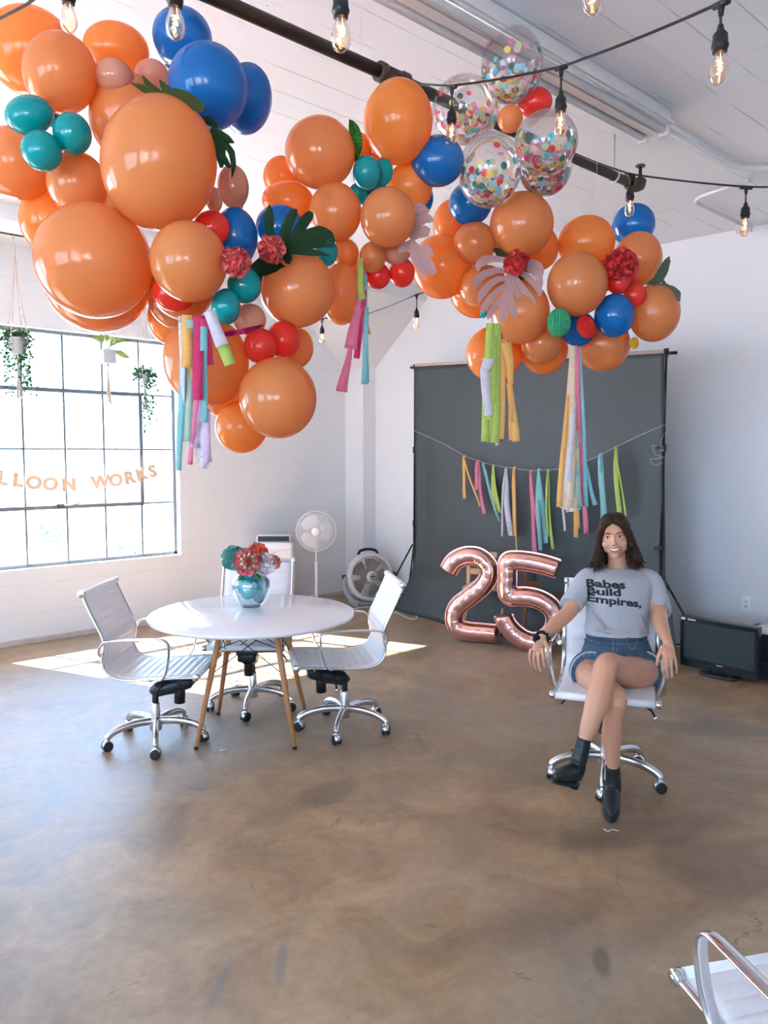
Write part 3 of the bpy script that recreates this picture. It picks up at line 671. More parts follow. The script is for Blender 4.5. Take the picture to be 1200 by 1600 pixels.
for i, (px, py, rx, ry, ang, col, bd, dz, lab) in enumerate(BALL):
    d = _d[i]; pos = P(px, py, d); dist = (pos-Vector((0, 0, CAMZ))).length
    # pixel radius -> metres (allow for the stretch towards the frame's edge)
    k = d/FPX/(cp+(800-py)/FPX*sp)
    a_ = (px-600)/FPX; e_ = (710-py)/FPX; ax, ay = rx*k, ry*k
    R = basis(pos); Rt = R @ Matrix.Rotation(math.radians(ang), 3, 'Y')
    # the picture plane foreshortens along the radial direction: undo it for the sphere's own axes
    ca = 1/math.sqrt(1+a_*a_); ce = 1/math.sqrt(1+e_*e_); ax *= ca**.9; ay *= ce**.9
    rd = min((ax+ay)/2, .24)
    cx0, cy0, cd = min(CENT, key=lambda c_: math.hypot(c_[0]-px, c_[1]-py)); cc = P(cx0, cy0, cd+.25)
    kd = (cc-pos).normalized(); kl = (Rt.transposed() @ kd); kl.y = abs(kl.y)+.5; kl.normalize()
    seg, rg = (40, 26) if rx > 40 else (28, 18)
    mb = MB(); mb.ball((0, 0, 0), 1, seg, rg)
    vs = []
    for v in mb.v:
        n_ = Vector(v); t = n_.dot(kl); g = n_+kl*(.16*max(0, t)**5)-n_*(.03*max(0, t)**2)
        vs.append(Rt @ Vector((g.x*ax, g.y*rd, g.z*ay)))
    mb.v = vs
    tip = Rt @ Vector((kl.x*ax, kl.y*rd, kl.z*ay))*1.13; kdir = tip.normalized()
    mb.tube([tip-kdir*.012, tip, tip+kdir*.006, tip+kdir*.016], [.012, .006, .005, .011], 8)
    BPOS.append((pos, max(ax, ay), col))
    if col == 'clear':
        root = thing('confetti_balloon', 'clear confetti balloon: '+lab.replace('clear confetti balloon', 'one').replace('clear ', ''), 'balloon', pos, 0, grp[col])
        root['label'] = lab+' filled with coloured paper dots'
        mb.build('balloon_skin', M_clear, root)
        r_ = random.Random(50+i); cb = MB(); cb.smooth = False
        for q in range(170 if i % 2 else 150):
            zz = 1-2*r_.random()**(.62 if 'full' not in lab else .5); zz = -zz if zz > 0 and r_.random() < .45 else zz
            ph = r_.random()*2*PI; rr = math.sqrt(max(0, 1-zz*zz)); n_ = Vector((rr*math.cos(ph), rr*math.sin(ph), zz))
            if q % 7 == 0: n_ = n_*r_.uniform(.8, .97)
            c0 = Vector((n_.x*ax, n_.y*rd, n_.z*ay))*.965; nn = n_.normalized()
            t1 = nn.cross(Vector((0, 0, 1))); t1 = t1.normalized() if t1.length > .1 else Vector((1, 0, 0)); t2 = nn.cross(t1)
            rc = .0145 if r_.random() < .85 else .011; fold = 6 if r_.random() < .15 else 12
            ring = [c0+t1*(rc*math.cos(2*PI*s_/12))+t2*(rc*math.sin(2*PI*s_/12)) for s_ in range(fold+ (1 if fold == 6 else 0))]
            ring = [Rt @ v for v in ring]; nr = Rt @ nn
            cb.cur = r_.randrange(len(CONF)); n0 = len(ring)
            cb.add(ring+[v-nr*.0004 for v in ring], [tuple(range(n0)), tuple(range(2*n0-1, n0-1, -1))]+[(s_, (s_+1) % n0, (s_+1) % n0+n0, s_+n0) for s_ in range(n0)])
        tag(cb.build('confetti', CONF, root), kind='stuff')
    else:
        o = mb.build('balloon', LAT[col]); o.location = pos
        tag(o, lab, 'balloon', grp[col])

# fishing line that carries the garland
def line_to_ceiling(px, py, d, lab):
    a = P(px, py, d); b_ = Vector((a.x+.03, a.y+.02, CEIL)); mb = MB(); mb.tube([Vector((0, 0, 0)), b_-a], .0007, 5)
    o = mb.build('fishing_line', mat('nylon_line', (.8, .75, .75), .3)); o.location = a; tag(o, lab, 'fishing line')
line_to_ceiling(66, 90, 2.95, 'clear fishing line rising from the top left orange-lit peach balloon')
line_to_ceiling(560, 240, 3.35, 'clear fishing line rising from the middle cluster to the ceiling')
line_to_ceiling(930, 400, 3.8, 'clear fishing line rising from the right cluster to the ceiling')

# ---------------------------------------------------------------- leaves, flowers, paper fans
M_leaf = mat('dark_green_leaf', (.010, .030, .010), .75, spec=.15, bump=.2, bs=40)
M_leafo = mat('olive_leaf', (.035, .045, .010), .75, spec=.15, bump=.2, bs=40)
M_pleaf = mat('dusty_pink_leaf', (.38, .21, .20), .6, bump=.15, bs=30)
M_pleafd = mat('dusty_pink_leaf_vein', (.45, .24, .23), .6)
def monstera(name, label, pos, size, roll, m, mv, n=6, fold=.25, yawt=0, pitch=0, spread=1.0, wfac=1.0, seed=0):
    r_ = random.Random(seed); root = thing(name, label, 'leaf', pos)
    B = basis(pos) @ Matrix.Rotation(roll, 3, 'Y') @ Matrix.Rotation(yawt, 3, 'Z') @ Matrix.Rotation(pitch, 3, 'X')
    L = size; mb = MB()
    def bend_(x, z): return Vector((x, -fold*abs(x)*.6+fold*(x*x+z*z)/L*.9, z))
    for sd in (-1, 1):
        for i in range(n):
            f_ = i/(n-1); s0 = -L*(.02+.66*f_); a0 = math.radians(75-150*f_*.98)*1.0     # from up-outward to tip
            ln = L*(.56*math.sin(PI*(.22+.62*f_))+.06)*spread; w_ = L*.125*wfac*(1.05-.2*f_)
            if i == n-1: ln *= 1.1
            rings = []; x, z = 0.0, s0; a = a0; st = 9
            for k in range(st+1):
                t = k/st; ww = w_*(.8+.55*math.sin(PI*min(1, t*1.05)))*(1-.72*max(0, (t-.72)/.28)**1.4)/2*1.15
                dx_, dz_ = math.cos(a), math.sin(a); nx, nz_ = -dz_, dx_
                p1 = bend_(sd*(x+nx*ww), z+nz_*ww); p2 = bend_(sd*(x-nx*ww), z-nz_*ww); off = Vector((0, .0012, 0)); e = Vector((0, .0004*(i % 2), 0))
                rings.append([B @ (p1+e), B @ (p2+e), B @ (p2+off+e), B @ (p1+off+e)])
                x += dx_*ln/st; z += dz_*ln/st; a -= math.radians(3.0+1.5*(1-f_))
            mb.loft(rings)
    # blade around the midrib
    rings = []
    for k in range(11):
        t = k/10; z = L*(.05-1.0*t); ww = L*.17*math.sin(PI*(.12+.86*t))*wfac
        p1, p2 = bend_(-ww, z), bend_(ww, z); off = Vector((0, .0012, 0)); mid = bend_(0, z)
        rings.append([B @ (p1), B @ mid, B @ p2, B @ (p2+off), B @ (mid+off), B @ (p1+off)])
    mb.loft(rings)
    mb.build('leaf_blade', m, root)
    mb = MB(); mb.tube([B @ (bend_(0, L*(.28-.0*k)) if k < 0 else bend_(0, L*(.22-1.1*k/8))+Vector((0, -.002, 0))) for k in range(9)], [L*.014*(1-.08*k) for k in range(9)], 6)
    for sd in (-1, 1):
        for i in range(n-1):
            f_ = i/(n-1); s0 = -L*(.02+.66*f_); a0 = math.radians(75-150*f_*.98); ln = L*.3
            mb.tube([B @ (bend_(0, s0)+Vector((0, -.001, 0))), B @ (bend_(sd*math.cos(a0)*ln, s0+math.sin(a0)*ln)+Vector((0, -.001, 0)))], L*.005, 5)
    mb.build('leaf_vein', mv, root)
    return root
def strip_leaf(name, label, px, d, outline, m, parent_pts=None):
    """a broad leaf whose fingers are given in photo coordinates: list of finger paths [(x,y,w px)...] hung at distance d"""
    pos = P(*px, d); root = thing(name, label, 'leaf', pos); mb = MB(); mb.smooth = False
    for q, fg in enumerate(outline):
        rings = []; B = basis(pos)
        pp = [P(x, y, d+(dd_ if len(rest) else 0)) for (x, y, w_, *rest) in fg for dd_ in [rest[0] if rest else 0]]
        # smooth the path
        pts = []; ws = []
        for i in range(len(pp)-1):
            for k in range(5):
                t = k/5; pts.append(pp[i].lerp(pp[i+1], t)); ws.append(fg[i][2]*(1-t)+fg[i+1][2]*t)
        pts.append(pp[-1]); ws.append(fg[-1][2])
        for _ in range(1): pts = [pts[0]]+[(pts[i-1]+pts[i]*2+pts[i+1])/4 for i in range(1, len(pts)-1)]+[pts[-1]]
        for i, p_ in enumerate(pts):
            t = (pts[min(i+1, len(pts)-1)]-pts[max(i-1, 0)]).normalized(); vd = B @ Vector((0, 1, 0)); sd = t.cross(vd).normalized(); w_ = ws[i]*d/FPX/2*.86
            o_ = p_-pos; cup = vd*w_*.05; e = vd*.0006*(q % 3)
            rings.append([o_-sd*w_+cup+e, o_+e, o_+sd*w_+cup+e, o_+sd*w_+cup+vd*.0012+e, o_+vd*.0012+e, o_-sd*w_+cup+vd*.0012+e])
        mb.loft(rings)
    mb.build('leaf_blade', m, root)
    return root
strip_leaf('monstera_leaf', 'large dark green split leaf over the blue balloon of the left cluster', (440, 392), 2.62, [
    [(440,392,8),(446,386,14),(475,372,26),(500,366,30),(514,370,22),(523,378,4)],
    [(440,390,10),(462,368,18),(474,348,20),(484,336,16),(487,331,8)],
    [(438,388,10),(444,366,17),(452,345,19),(460,331,14),(464,327,3)],
    [(434,386,12),(421,360,15),(420,342,19),(421,328,12),(421,319,1)],
    [(440,392,8),(470,384,14),(500,382,12),(521,384,5)],
    [(438,394,10),(462,392,12),(485,394,13),(500,396,9),(516,400,1)],
    [(430,392,14),(445,396,22),(450,404,16),(449,412,8)]], M_leaf)
strip_leaf('monstera_leaf', 'lower dark leaf tip under the pink carnation pair', (405, 420), 2.66, [
    [(394,424,20),(412,416,34),(430,415,22),(450,421,2)], [(398,420,16),(404,430,16),(408,440,3)]], M_leaf)
strip_leaf('palm_leaf', 'olive green fingered leaf lying on top of the largest oval balloon', (285, 165), 2.42, [
    [(205,130,2),(222,137,11),(240,150,12),(262,158,8)], [(223,118,3),(232,134,13),(250,148,15),(270,158,10)],
    [(249,124,2),(258,138,16),(276,156,20),(300,166,18)], [(270,142,12),(290,152,20),(306,164,22),(318,172,10)], [(262,150,14),(290,160,18),(320,170,10)]], M_leafo)
strip_leaf('palm_leaf', 'dark leaf hanging at the right rim of the largest oval balloon', (340, 215), 2.5, [
    [(312,184,8),(325,188,14),(336,196,10),(340,200,2)], [(328,205,14),(342,212,20),(356,218,14),(366,223,2)], [(334,206,16),(344,228,20),(345,246,16),(346,262,6)],
    [(350,222,10),(362,238,12),(365,258,9),(362,279,1)], [(345,240,12),(352,252,12),(360,262,6)]], M_leaf)
strip_leaf('dried_leaf', 'twisted dark leaf sticking out at the right end of the garland', (1030, 440), 3.5, [
    [(1010,444,4),(1024,438,12),(1034,422,13),(1042,408,10),(1046,401,3)], [(1018,444,8),(1032,438,9),(1041,424,7),(1046,406,5)], [(1028,444,3),(1042,445,5),(1054,455,5),(1060,470,4),(1062,468,1)],
    [(1042,446,3),(1052,448,3),(1060,458,9),(1062,471,2)], [(1028,436,8),(1036,440,6),(1041,443,2)]], mat('dried_green_leaf', (.045, .06, .03), .6, bump=.3, bs=60))
strip_leaf('monstera_leaf', 'dark green leaf tucked behind the pink split leaf', (783, 398), 3.52, [
    [(772,388,6),(782,396,16),(800,408,22),(815,430,20),(822,440,10)], [(776,396,12),(790,402,14),(830,420,16),(842,430,8)]], M_leafo)
def pf(*q): return list(q)
strip_leaf('pink_leaf', 'dusty pink split paper leaf spread over the peach balloons of the right cluster', (797, 432), 3.40, [
    [(798,420,10),(797,440,18),(795,455,20),(793,468,14),(792,478,10)],
    [(790,406,8),(770,404,12),(757,406,16),(748,414,14),(747,424,3)],
    [(792,424,8),(776,422,10),(757,428,14),(745,438,14),(738,452,2)],
    [(794,434,8),(778,436,10),(763,446,13),(752,460,13),(748,474,2)],
    [(795,444,8),(782,450,10),(768,464,12),(757,480,14),(752,488,6)],
    [(796,456,9),(786,466,11),(774,478,12),(764,494,9),(762,499,2)],
    [(794,466,10),(789,480,16),(786,494,16),(785,504,5)],
    [(797,458,8),(800,476,12),(803,490,13),(804,496,6)],
    [(800,440,8),(808,458,10),(815,476,14),(816,488,12),(812,496,2)],
    [(802,430,8),(814,446,11),(824,462,15),(832,472,13),(831,482,2)],
    [(812,424,10),(826,434,12),(838,446,12),(844,456,10),(842,464,2)],
    [(816,414,10),(830,420,13),(842,432,14),(845,442,9),(846,450,2)],
    [(820,410,8),(834,410,12),(844,416,10),(847,426,7),(846,434,2)]], M_pleaf)
strip_leaf('pink_leaf', 'dusty pink split paper leaf hanging between the middle and right clusters', (655, 370), 3.0, [
    [(638,376,16),(646,388,22),(658,400,22),(670,416,20),(679,428,10)], [(640,372,16),(652,364,18),(664,362,20),(671,364,14)], [(646,360,16),(652,346,20),(664,340,20),(676,344,8),(678,348,2)],
    [(644,330,14),(652,324,18),(662,328,16),(671,330,3)], [(645,396,14),(652,410,14),(660,424,12),(668,434,4)], [(660,384,12),(670,390,10),(676,400,5)], [(622,388,14),(634,386,16),(642,380,12)]], M_pleaf)

M_pet = mat('coral_petals', (.64, .05, .05), .7, sss=.0); M_petd = mat('red_petals', (.62, .02, .02), .7)
def pom(name, label, pos, r, n, mats_, petal=.3, seed=1, flatten=1.0, cat='flower', hub=None):
    r_ = random.Random(seed); root = thing(name, label, cat, pos); B = basis(pos)
    mb = MB(); mb.smooth = True
    for q in range(n):
        zz = 1-2*(q+.5)/n; ph = q*2.39996+r_.uniform(-.3, .3); rr = math.sqrt(1-zz*zz); nn = Vector((rr*math.cos(ph), rr*math.sin(ph)*flatten, zz))
        dirn = nn.normalized(); t1 = dirn.cross(Vector((r_.uniform(-1, 1), r_.uniform(-1, 1), r_.uniform(-1, 1)))).normalized(); t2 = dirn.cross(t1)
        c0 = nn*r*r_.uniform(.62, .86); ps = r*petal*r_.uniform(.8, 1.25); out = []
        for k in range(5):
            a = -1.1+2.2*k/4; out.append(c0+t1*math.sin(a)*ps+dirn*(ps*.75*math.cos(a)*1.1+r_.uniform(-.1, .1)*ps)+t2*ps*.35*(math.cos(a)))
        base_ = c0-dirn*ps*.5; ring = [base_-t1*ps*.3]+out+[base_+t1*ps*.3]
        ring = [B @ v for v in ring]; th = B @ (t2*.0008)
        mb.cur = r_.randrange(len(mats_)); m_ = len(ring)
        mb.add(ring+[v-th for v in ring], [tuple(range(m_)), tuple(range(2*m_-1, m_-1, -1))]+[(s_, (s_+1) % m_, (s_+1) % m_+m_, s_+m_) for s_ in range(m_)])
    mb.build('petals', mats_, root)
    if hub: MB().ball((0, 0, 0), r*.62, 16, 10).build('flower_core', hub, root)
    return root
M_pet2 = mat('light_coral_petals', (.72, .15, .13), .7)
pom('carnation', 'coral pink carnation between the peach and blue balloons of the left cluster', P(368, 410, 2.40), .045, 120, [M_pet, M_pet2], seed=3, hub=M_pet)
pom('carnation', 'coral pink carnation on the stem end of the large dark leaf', P(424, 389, 2.57), .045, 130, [M_pet, M_pet2], seed=4, hub=M_pet)
pom('carnation', 'red carnation at the top of the pink leaf', P(806, 411, 3.30), .052, 130, [M_petd, M_pet], seed=5, hub=M_petd)
pom('carnation', 'red carnation above the right group of red balloons', P(970, 412, 3.42), .066, 130, [M_petd, M_petd, M_pet], seed=6, hub=M_petd)

def paper_fan(name, label, pos, rx, rz, roll, m, pleats=22, arc=PI, thick=.02):
    root = tag(None, None) if False else None
    B = basis(pos) @ Matrix.Rotation(roll, 3, 'Y'); mb = MB(); mb.smooth = False; rings = []
    for k in range(pleats*2+1):
        a = -arc/2+arc*k/(pleats*2); e = .006 if k % 2 else -.006
        ring = []
        for j in range(7):
            t = j/6; rr = .08+.92*t; ring.append(B @ Vector((math.cos(a)*rx*rr, (e*t-thick*math.sin(PI*t)*.5), math.sin(a)*rz*rr)))
        ring += [B @ Vector((math.cos(a)*rx*rr, e*t+thick*math.sin(PI*t)*.5+.001, math.sin(a)*rz*rr)) for rr, t in [(.08+.92*(6-j)/6, (6-j)/6) for j in range(7)]]
        rings.append(ring)
    mb.loft(rings, cap=True)
    o = mb.build(name, m); o.location = pos
    return tag(o, label, 'paper fan')
paper_fan('paper_fan', 'green tissue paper fan on top of the middle cluster', P(545, 222, 3.02), .052, .077, 0, crepe('green_tissue', (.10, .38, .05)), 20)
paper_fan('paper_fan', 'magenta tissue paper fan seen edge-on above the red pair', P(374, 514, 2.5), .018, .078, 1.35, crepe('magenta_tissue', (.75, .03, .25)), 18, thick=.03)
def honeycomb(name, label, pos, rx, rz, m, roll=0):
    B = basis(pos) @ Matrix.Rotation(roll, 3, 'Y'); mb = MB(); mb.smooth = False; n = 40; rings = []
    for k in range(n+1):
        ph = 2*PI*k/n; rr = 1.0 if k % 2 else .84
        rings.append([B @ Vector((rx*math.sin(PI*j/12)*math.cos(ph)*(rr if j % 2 else 2-rr-.16), rx*math.sin(PI*j/12)*math.sin(ph)*rr, rz*math.cos(PI*j/12))) for j in range(13)])
    mb.loft(rings, cap=False, closed=False)
    o = mb.build(name, m); o.location = pos; return tag(o, label, 'paper ball')
honeycomb('honeycomb_ball', 'green honeycomb paper ball under the right cluster', P(873, 504, 3.42), .052, .062, crepe('emerald_tissue', (.06, .45, .22)))
honeycomb('honeycomb_ball', 'red honeycomb paper fan in front of the low blue balloon', P(916, 511, 3.45), .04, .052, crepe('red_tissue', (.75, .03, .02)), -.5)
honeycomb('honeycomb_ball', 'small yellow paper ball peeking under the rightmost balloon', P(991, 536, 3.6), .022, .028, crepe('yellow_tissue', (.85, .5, .05)))
honeycomb('honeycomb_ball', 'tiny turquoise paper ball under the left tip of the pink leaf', P(755, 490, 3.5), .016, .02, crepe('turquoise_tissue', (.05, .5, .6)))

# ---------------------------------------------------------------- crepe streamers
CRP = {'pink': crepe('pink_crepe', (.78, .24, .36)), 'hot': crepe('hot_pink_crepe', (.72, .05, .18)), 'yellow': crepe('yellow_crepe', (.86, .52, .17)), 'teal': crepe('turquoise_crepe', (.30, .60, .62)),
       'white': crepe('white_crepe', (.76, .72, .78)), 'lime': crepe('lime_crepe', (.52, .64, .16)), 'cream': crepe('cream_crepe', (.86, .68, .50)), 'lilac': crepe('lilac_crepe', (.72, .50, .68)), 'peachc': crepe('peach_crepe', (.88, .46, .26)), 'sage': crepe('sage_crepe', (.48, .62, .52))}
def tassel(label, top, d, strips, seed=0, sway=1.0):
    pos = P(*top, d); root = thing('streamer_tassel', label, 'streamers', pos); r_ = random.Random(seed)
    for q, (x0, y0, x1, y1, w0, w1, c, *rest) in enumerate(strips):
        dd = rest[0] if rest else r_.uniform(-.02, .02); tw = rest[1] if len(rest) > 1 else r_.uniform(-1.1, 1.1)
        pts = []; n = 16; ph = r_.uniform(0, 6); am = r_.uniform(.5, 1.3)*sway; y0_, y1_ = y0, y1
        for k in range(n+1):
            t = k/n; wob = math.sin(t*5.5+ph)*am*1.6*t
            pts.append(P(x0+(x1-x0)*t+wob, y0+(y1-y0)*t, d+dd+.012*math.sin(t*4+ph*1.7)*sway)-pos)
        B = basis(pos); k_ = d/FPX
        MB().ribbon(pts, lambda t, w0=w0, w1=w1, k_=k_: (w0+(w1-w0)*t)*k_, .0008, B @ Vector((1, 0, 0)), lambda t, tw=tw: tw*math.sin(t*3.0)).build('streamer', CRP[c], root)
    return root
tassel('long mixed pastel crepe streamers hanging from the lower left cluster', (305, 500), 2.42, [
    (286,494,284,690,14,13,'white',.01),(290,494,280,735,16,8,'teal',.004,.3),(292,492,291,575,16,15,'yellow',-.012,.1),(300,520,304,608,14,11,'yellow',.008,.2),(299,500,292,690,16,10,'sage',-.002,.2),
    (311,493,309,625,17,15,'hot',-.016,.2),(309,612,295,726,9,8,'pink',-.01,.9),(318,498,330,570,12,12,'hot',-.006,.1),(319,510,318,660,11,11,'teal',-.02,.2),(322,640,325,722,12,12,'white',-.004,.5),(320,600,304,700,12,12,'lilac',.004,.7),(316,660,318,732,9,9,'white',.01,.6),(324,640,323,726,9,9,'lilac',-.012,.5),(296,640,312,716,12,10,'white',.012,.9)], 2)
tassel('short white and olive streamer end lying across a peach balloon', (330, 486), 2.40, [(326,486,347,540,16,20,'white',0,.05),(347,538,360,570,19,18,'lime',.003,.05)], 5, .1)
tassel('pink and turquoise streamers hanging free from the middle cluster', (570, 410), 2.95, [
    (562,405,566,470,9,11,'lime',.0,.3),(571,425,548,545,5,20,'pink',.004,.2),(548,542,534,612,7,18,'pink',.004,.2),(572,440,558,560,6,10,'hot',.01,.2),(572,430,569,600,4,10,'teal',-.01,.2),(573,480,570,598,6,11,'teal',-.012,.1),(568,470,577,522,4,5,'yellow',.012,.3)], 8)
tassel('lime, white and yellow streamer bunch in front of the dark backdrop', (775, 500), 3.41, [
    (766,505,756,690,12,12,'lime',.0,.1),(771,505,767,691,13,13,'lime',.006,.1),(757,574,762,650,14,13,'white',-.02,.15),(764,560,759,580,20,14,'white',-.022,.1),(777,505,773,692,13,13,'lime',-.008,.1),(782,520,781,690,6,8,'hot',.01,.3),(776,560,777,696,6,5,'white',.014,.3),
    (786,530,783,686,12,9,'yellow',-.004,.3),(791,535,800,600,15,9,'yellow',-.012,.1),(796,598,806,690,9,12,'yellow',-.01,.3),(797,560,799,688,7,8,'yellow',.01,.5)], 11)
tassel('long cream, peach and pink streamer bunch reaching down in front of the backdrop', (898, 530), 3.45, [
    (894,540,874,792,6,9,'yellow',.006,.1),(896,540,882,794,8,15,'cream',.0,.1),(898,540,892,790,9,15,'peachc',.008,.1),(898,542,889,796,8,14,'cream',-.012,.1),(897,640,884,796,5,13,'white',-.016,.2),(902,541,908,790,6,12,'pink',-.004,.1),(900,660,903,792,5,13,'sage',-.014,.2),
    (906,542,917,792,4,7,'teal',-.01,.3),(904,542,912,740,4,7,'hot',.004,.2),(900,700,895,800,10,12,'cream',-.02,.2),(902,740,899,796,10,14,'teal',-.018,.4),(914,720,930,789,4,7,'teal',.012,.6)], 14)
# ================================================================ furniture
def crv(pts, n=8):                                   # Catmull-Rom through pts
    pts = [Vector(p) for p in pts]; out = []
    for i in range(len(pts)-1):
        a = pts[max(i-1, 0)]; b_ = pts[i]; c = pts[i+1]; d = pts[min(i+2, len(pts)-1)]
        for k in range(n):
            t = k/n; out.append(.5*((2*b_)+(c-a)*t+(2*a-5*b_+4*c-d)*t*t+(3*b_-a-3*c+d)*t*t*t))
    out.append(pts[-1]); return out
def place(o, x, y, ang, z=0): v = W(x, y, z); o.location = v; o.rotation_euler = (0, 0, math.radians(ang)-YAW)
PROF = [(-.318, .925), (-.282, .84), (-.24, .75), (-.208, .68), (-.198, .62), (-.212, .55), (-.195, .49), (-.145, .45), (-.05, .437), (.1, .447), (.22, .455), (.315, .458)]
def office_chair(label, dz=0.0, group=None):
    root = thing('office_chair', label, 'chair', group=group)
    cur = crv([Vector((0, f, z+dz)) for f, z in PROF], 10); hw = .235
    def sling(name, i0, i1):
        seg = cur[i0:i1+1]; top = []; bot = []
        s_ = 0; rib = .047; acc = [0]
        for i in range(1, len(cur)): acc.append(acc[-1]+(cur[i]-cur[i-1]).length)
        # resample finely for the ribs
        fine = []; L0, L1 = acc[i0], acc[i1]; n = max(12, int((L1-L0)/.0058))
        for k in range(n+1):
            l_ = L0+(L1-L0)*k/n; j = max(1, min(len(acc)-1, next((q for q in range(len(acc)) if acc[q] >= l_), len(acc)-1))); t = (l_-acc[j-1])/(acc[j]-acc[j-1]+1e-9)
            fine.append((cur[j-1].lerp(cur[j], t), l_, (cur[j]-cur[j-1]).normalized()))
        rings = []; NX = 10
        for p_, l_, td in fine:
            nn = Vector((0, -td.z, td.y))
            if nn.z < 0 and nn.y < 0: nn = -nn
            bul = .0065*abs(math.sin(PI*l_/rib))**.6
            ring = []
            for q in range(NX+1):
                x = -hw+2*hw*q/NX; e = 1-abs(2*q/NX-1)**6
                ring.append(p_+Vector((x, 0, 0))+nn*(.004+bul*e))
            for q in range(NX, -1, -1):
                x = -hw+2*hw*q/NX; e = 1-abs(2*q/NX-1)**6; ring.append(p_+Vector((x, 0, 0))-nn*(.004+bul*.6*e))
            rings.append(ring)
        MB().loft(rings).build(name, M_leather, root)
    mid = 50
    sling('backrest', 1, mid); sling('seat', mid, len(cur)-2)
    for sd in (-1, 1):
        mb = MB(); mb.tube([p_+Vector((sd*.243, 0, 0)) for p_ in cur], .0125, 10, flat=.62, up=None)
        mb.build('side_rail', M_alu, root)
        arm = crv([(sd*.262, -.212, .585+dz), (sd*.278, -.215, .61+dz), (sd*.285, -.195, .65+dz), (sd*.287, -.15, .672+dz), (sd*.287, 0, .678+dz), (sd*.287, .12, .682+dz), (sd*.287, .158, .672+dz), (sd*.286, .178, .64+dz), (sd*.28, .172, .56+dz), (sd*.27, .155, .49+dz), (sd*.26, .13, .452+dz), (sd*.25, .11, .445+dz)], 6)
        MB().tube(arm, .0185, 12, flat=.36, up=(1, 0, 0)).build('armrest', M_chrome, root)
    for nm, (f, z) in (('top_roller', PROF[0]), ('front_roller', PROF[-1])):
        mb = MB(); mb.tube([(-.232, f, z+dz), (.232, f, z+dz)], .0185, 18); r_ = mb.build(nm, M_leather, root)
        for sd in (-1, 1):
            mb = MB(); mb.tube([(sd*.232, f, z+dz), (sd*.256, f, z+dz), (sd*.259, f, z+dz)], [.0205, .0205, .017], 18); mb.tube([(sd*.258, f, z+dz), (sd*.2605, f, z+dz)], [.008, .007], 10)
            mb.build('end_cap', M_chrome, r_)
    # under-seat mechanism
    mb = MB(); mb.rbox((0, .13, .405+dz), (.14, .2, .05), .02); mb.rbox((0, .19, .37+dz), (.12, .09, .06), .02)
    mb.tube(crv([(0, .20, .37+dz), (0, .10, .335+dz), (0, .02, .315+dz), (0, 0, .29+dz)], 5), [.05]*6+[.047]*5+[.04]*5, 12)
    mb.tube([(0, .15, .37+dz), (0, .145, .235+dz)], .032, 14)
    mb.build('tilt_mechanism', M_black, root)
    for f in (.04, .2):
        mb = MB(); mb.tube(crv([(-.24, f, .444+dz), (-.17, f, .418+dz), (0, f, .415+dz), (.17, f, .418+dz), (.24, f, .444+dz)], 5), .008, 8); mb.build('cross_bar', M_blackmetal, root)
    mb = MB(); mb.tube(crv([(-.03, .1, .375+dz), (-.16, .09, .375+dz), (-.21, .085, .36+dz), (-.235, .08, .325+dz)], 6), .006, 8); lv = mb.build('height_lever', M_blackmetal, root)
    MB().ball((-.237, .079, .315+dz), .013, 14, 10).build('lever_knob', M_chrome, lv)
    mb = MB(); mb.tube(crv([(.03, .1, .375+dz), (.15, .09, .378+dz), (.20, .085, .37+dz), (.225, .08, .34+dz)], 6), .005, 8); mb.build('tension_lever', M_blackmetal, root)
    # column
    mb = MB(); mb.lathe([(.0255, .09), (.0265, .1), (.0265, .225), (.024, .23), (.024, .235)], 20); mb.build('gas_column', M_alu, root)
    mb = MB(); mb.lathe([(.0185, .22), (.0185, .31+dz)], 16); mb.build('column_shaft', M_black, root)
    # five-star base
    mb = MB(); mb.lathe([(.033, .07), (.036, .09), (.036, .135), (.03, .15)], 20)
    for k in range(5):
        a = 2*PI*k/5+PI/2; c_, s_ = math.cos(a), math.sin(a)
        path = crv([(.02*c_, .02*s_, .125), (.12*c_, .12*s_, .128), (.21*c_, .21*s_, .115), (.265*c_, .265*s_, .093), (.283*c_, .283*s_, .072)], 5)
        mb.tube(path, [.024-.004*i/(len(path)-1) for i in range(len(path))], 12, flat=.78, up=(0, 0, 1))
    mb.build('star_base', M_alu, root)
    for k in range(5):
        a = 2*PI*k/5+PI/2; c_, s_ = math.cos(a), math.sin(a); T = Matrix.Translation((.283*c_, .283*s_, 0)) @ Matrix.Rotation(a+.9+k*1.3, 4, 'Z')
        mb = MB(); mb.T = T; mb.tube([(0, 0, .07), (0, 0, .05)], .011, 10)
        hood = [[Vector((x, .029*math.cos(math.radians(q)), .032+.031*math.sin(math.radians(q)))) for q in range(-20, 201, 20)]+[Vector((x, .024*math.cos(math.radians(q)), .032+.026*math.sin(math.radians(q)))) for q in range(200, -21, -20)] for x in (-.019, .019)]
        mb.loft(hood); cs = mb.build('caster', M_alu, root)
        for sd in (-1, 1):
            mb = MB(); mb.T = T; mb.tube([(sd*.005, 0, .029), (sd*.009, 0, .029), (sd*.022, 0, .029), (sd*.025, 0, .029)], [.024, .029, .029, .022], 18); mb.build('caster_wheel', M_rubber, cs)
    return root
GCH = 'white ribbed office chairs'
ch = office_chair('white ribbed chrome-armed office chair at the left of the round table'); place(ch, -1.355, 4.456, -92)
ch2 = copy_tree(ch); ch2['label'] = 'white ribbed office chair at the right of the table, before the round fan'; place(ch2, -.245, 4.68, 101)
ch4 = copy_tree(ch); ch4['label'] = 'cut-off white office chair in the lower right corner of the photo'; place(ch4, 1.008, 1.49, 13)
ch3 = office_chair('white office chair behind the round table, partly hidden by the flowers', .025); place(ch3, -.885, 5.08, 180)
chW = office_chair('white office chair the smiling person is sitting on', .062); place(chW, 1.165, 3.925, 161)
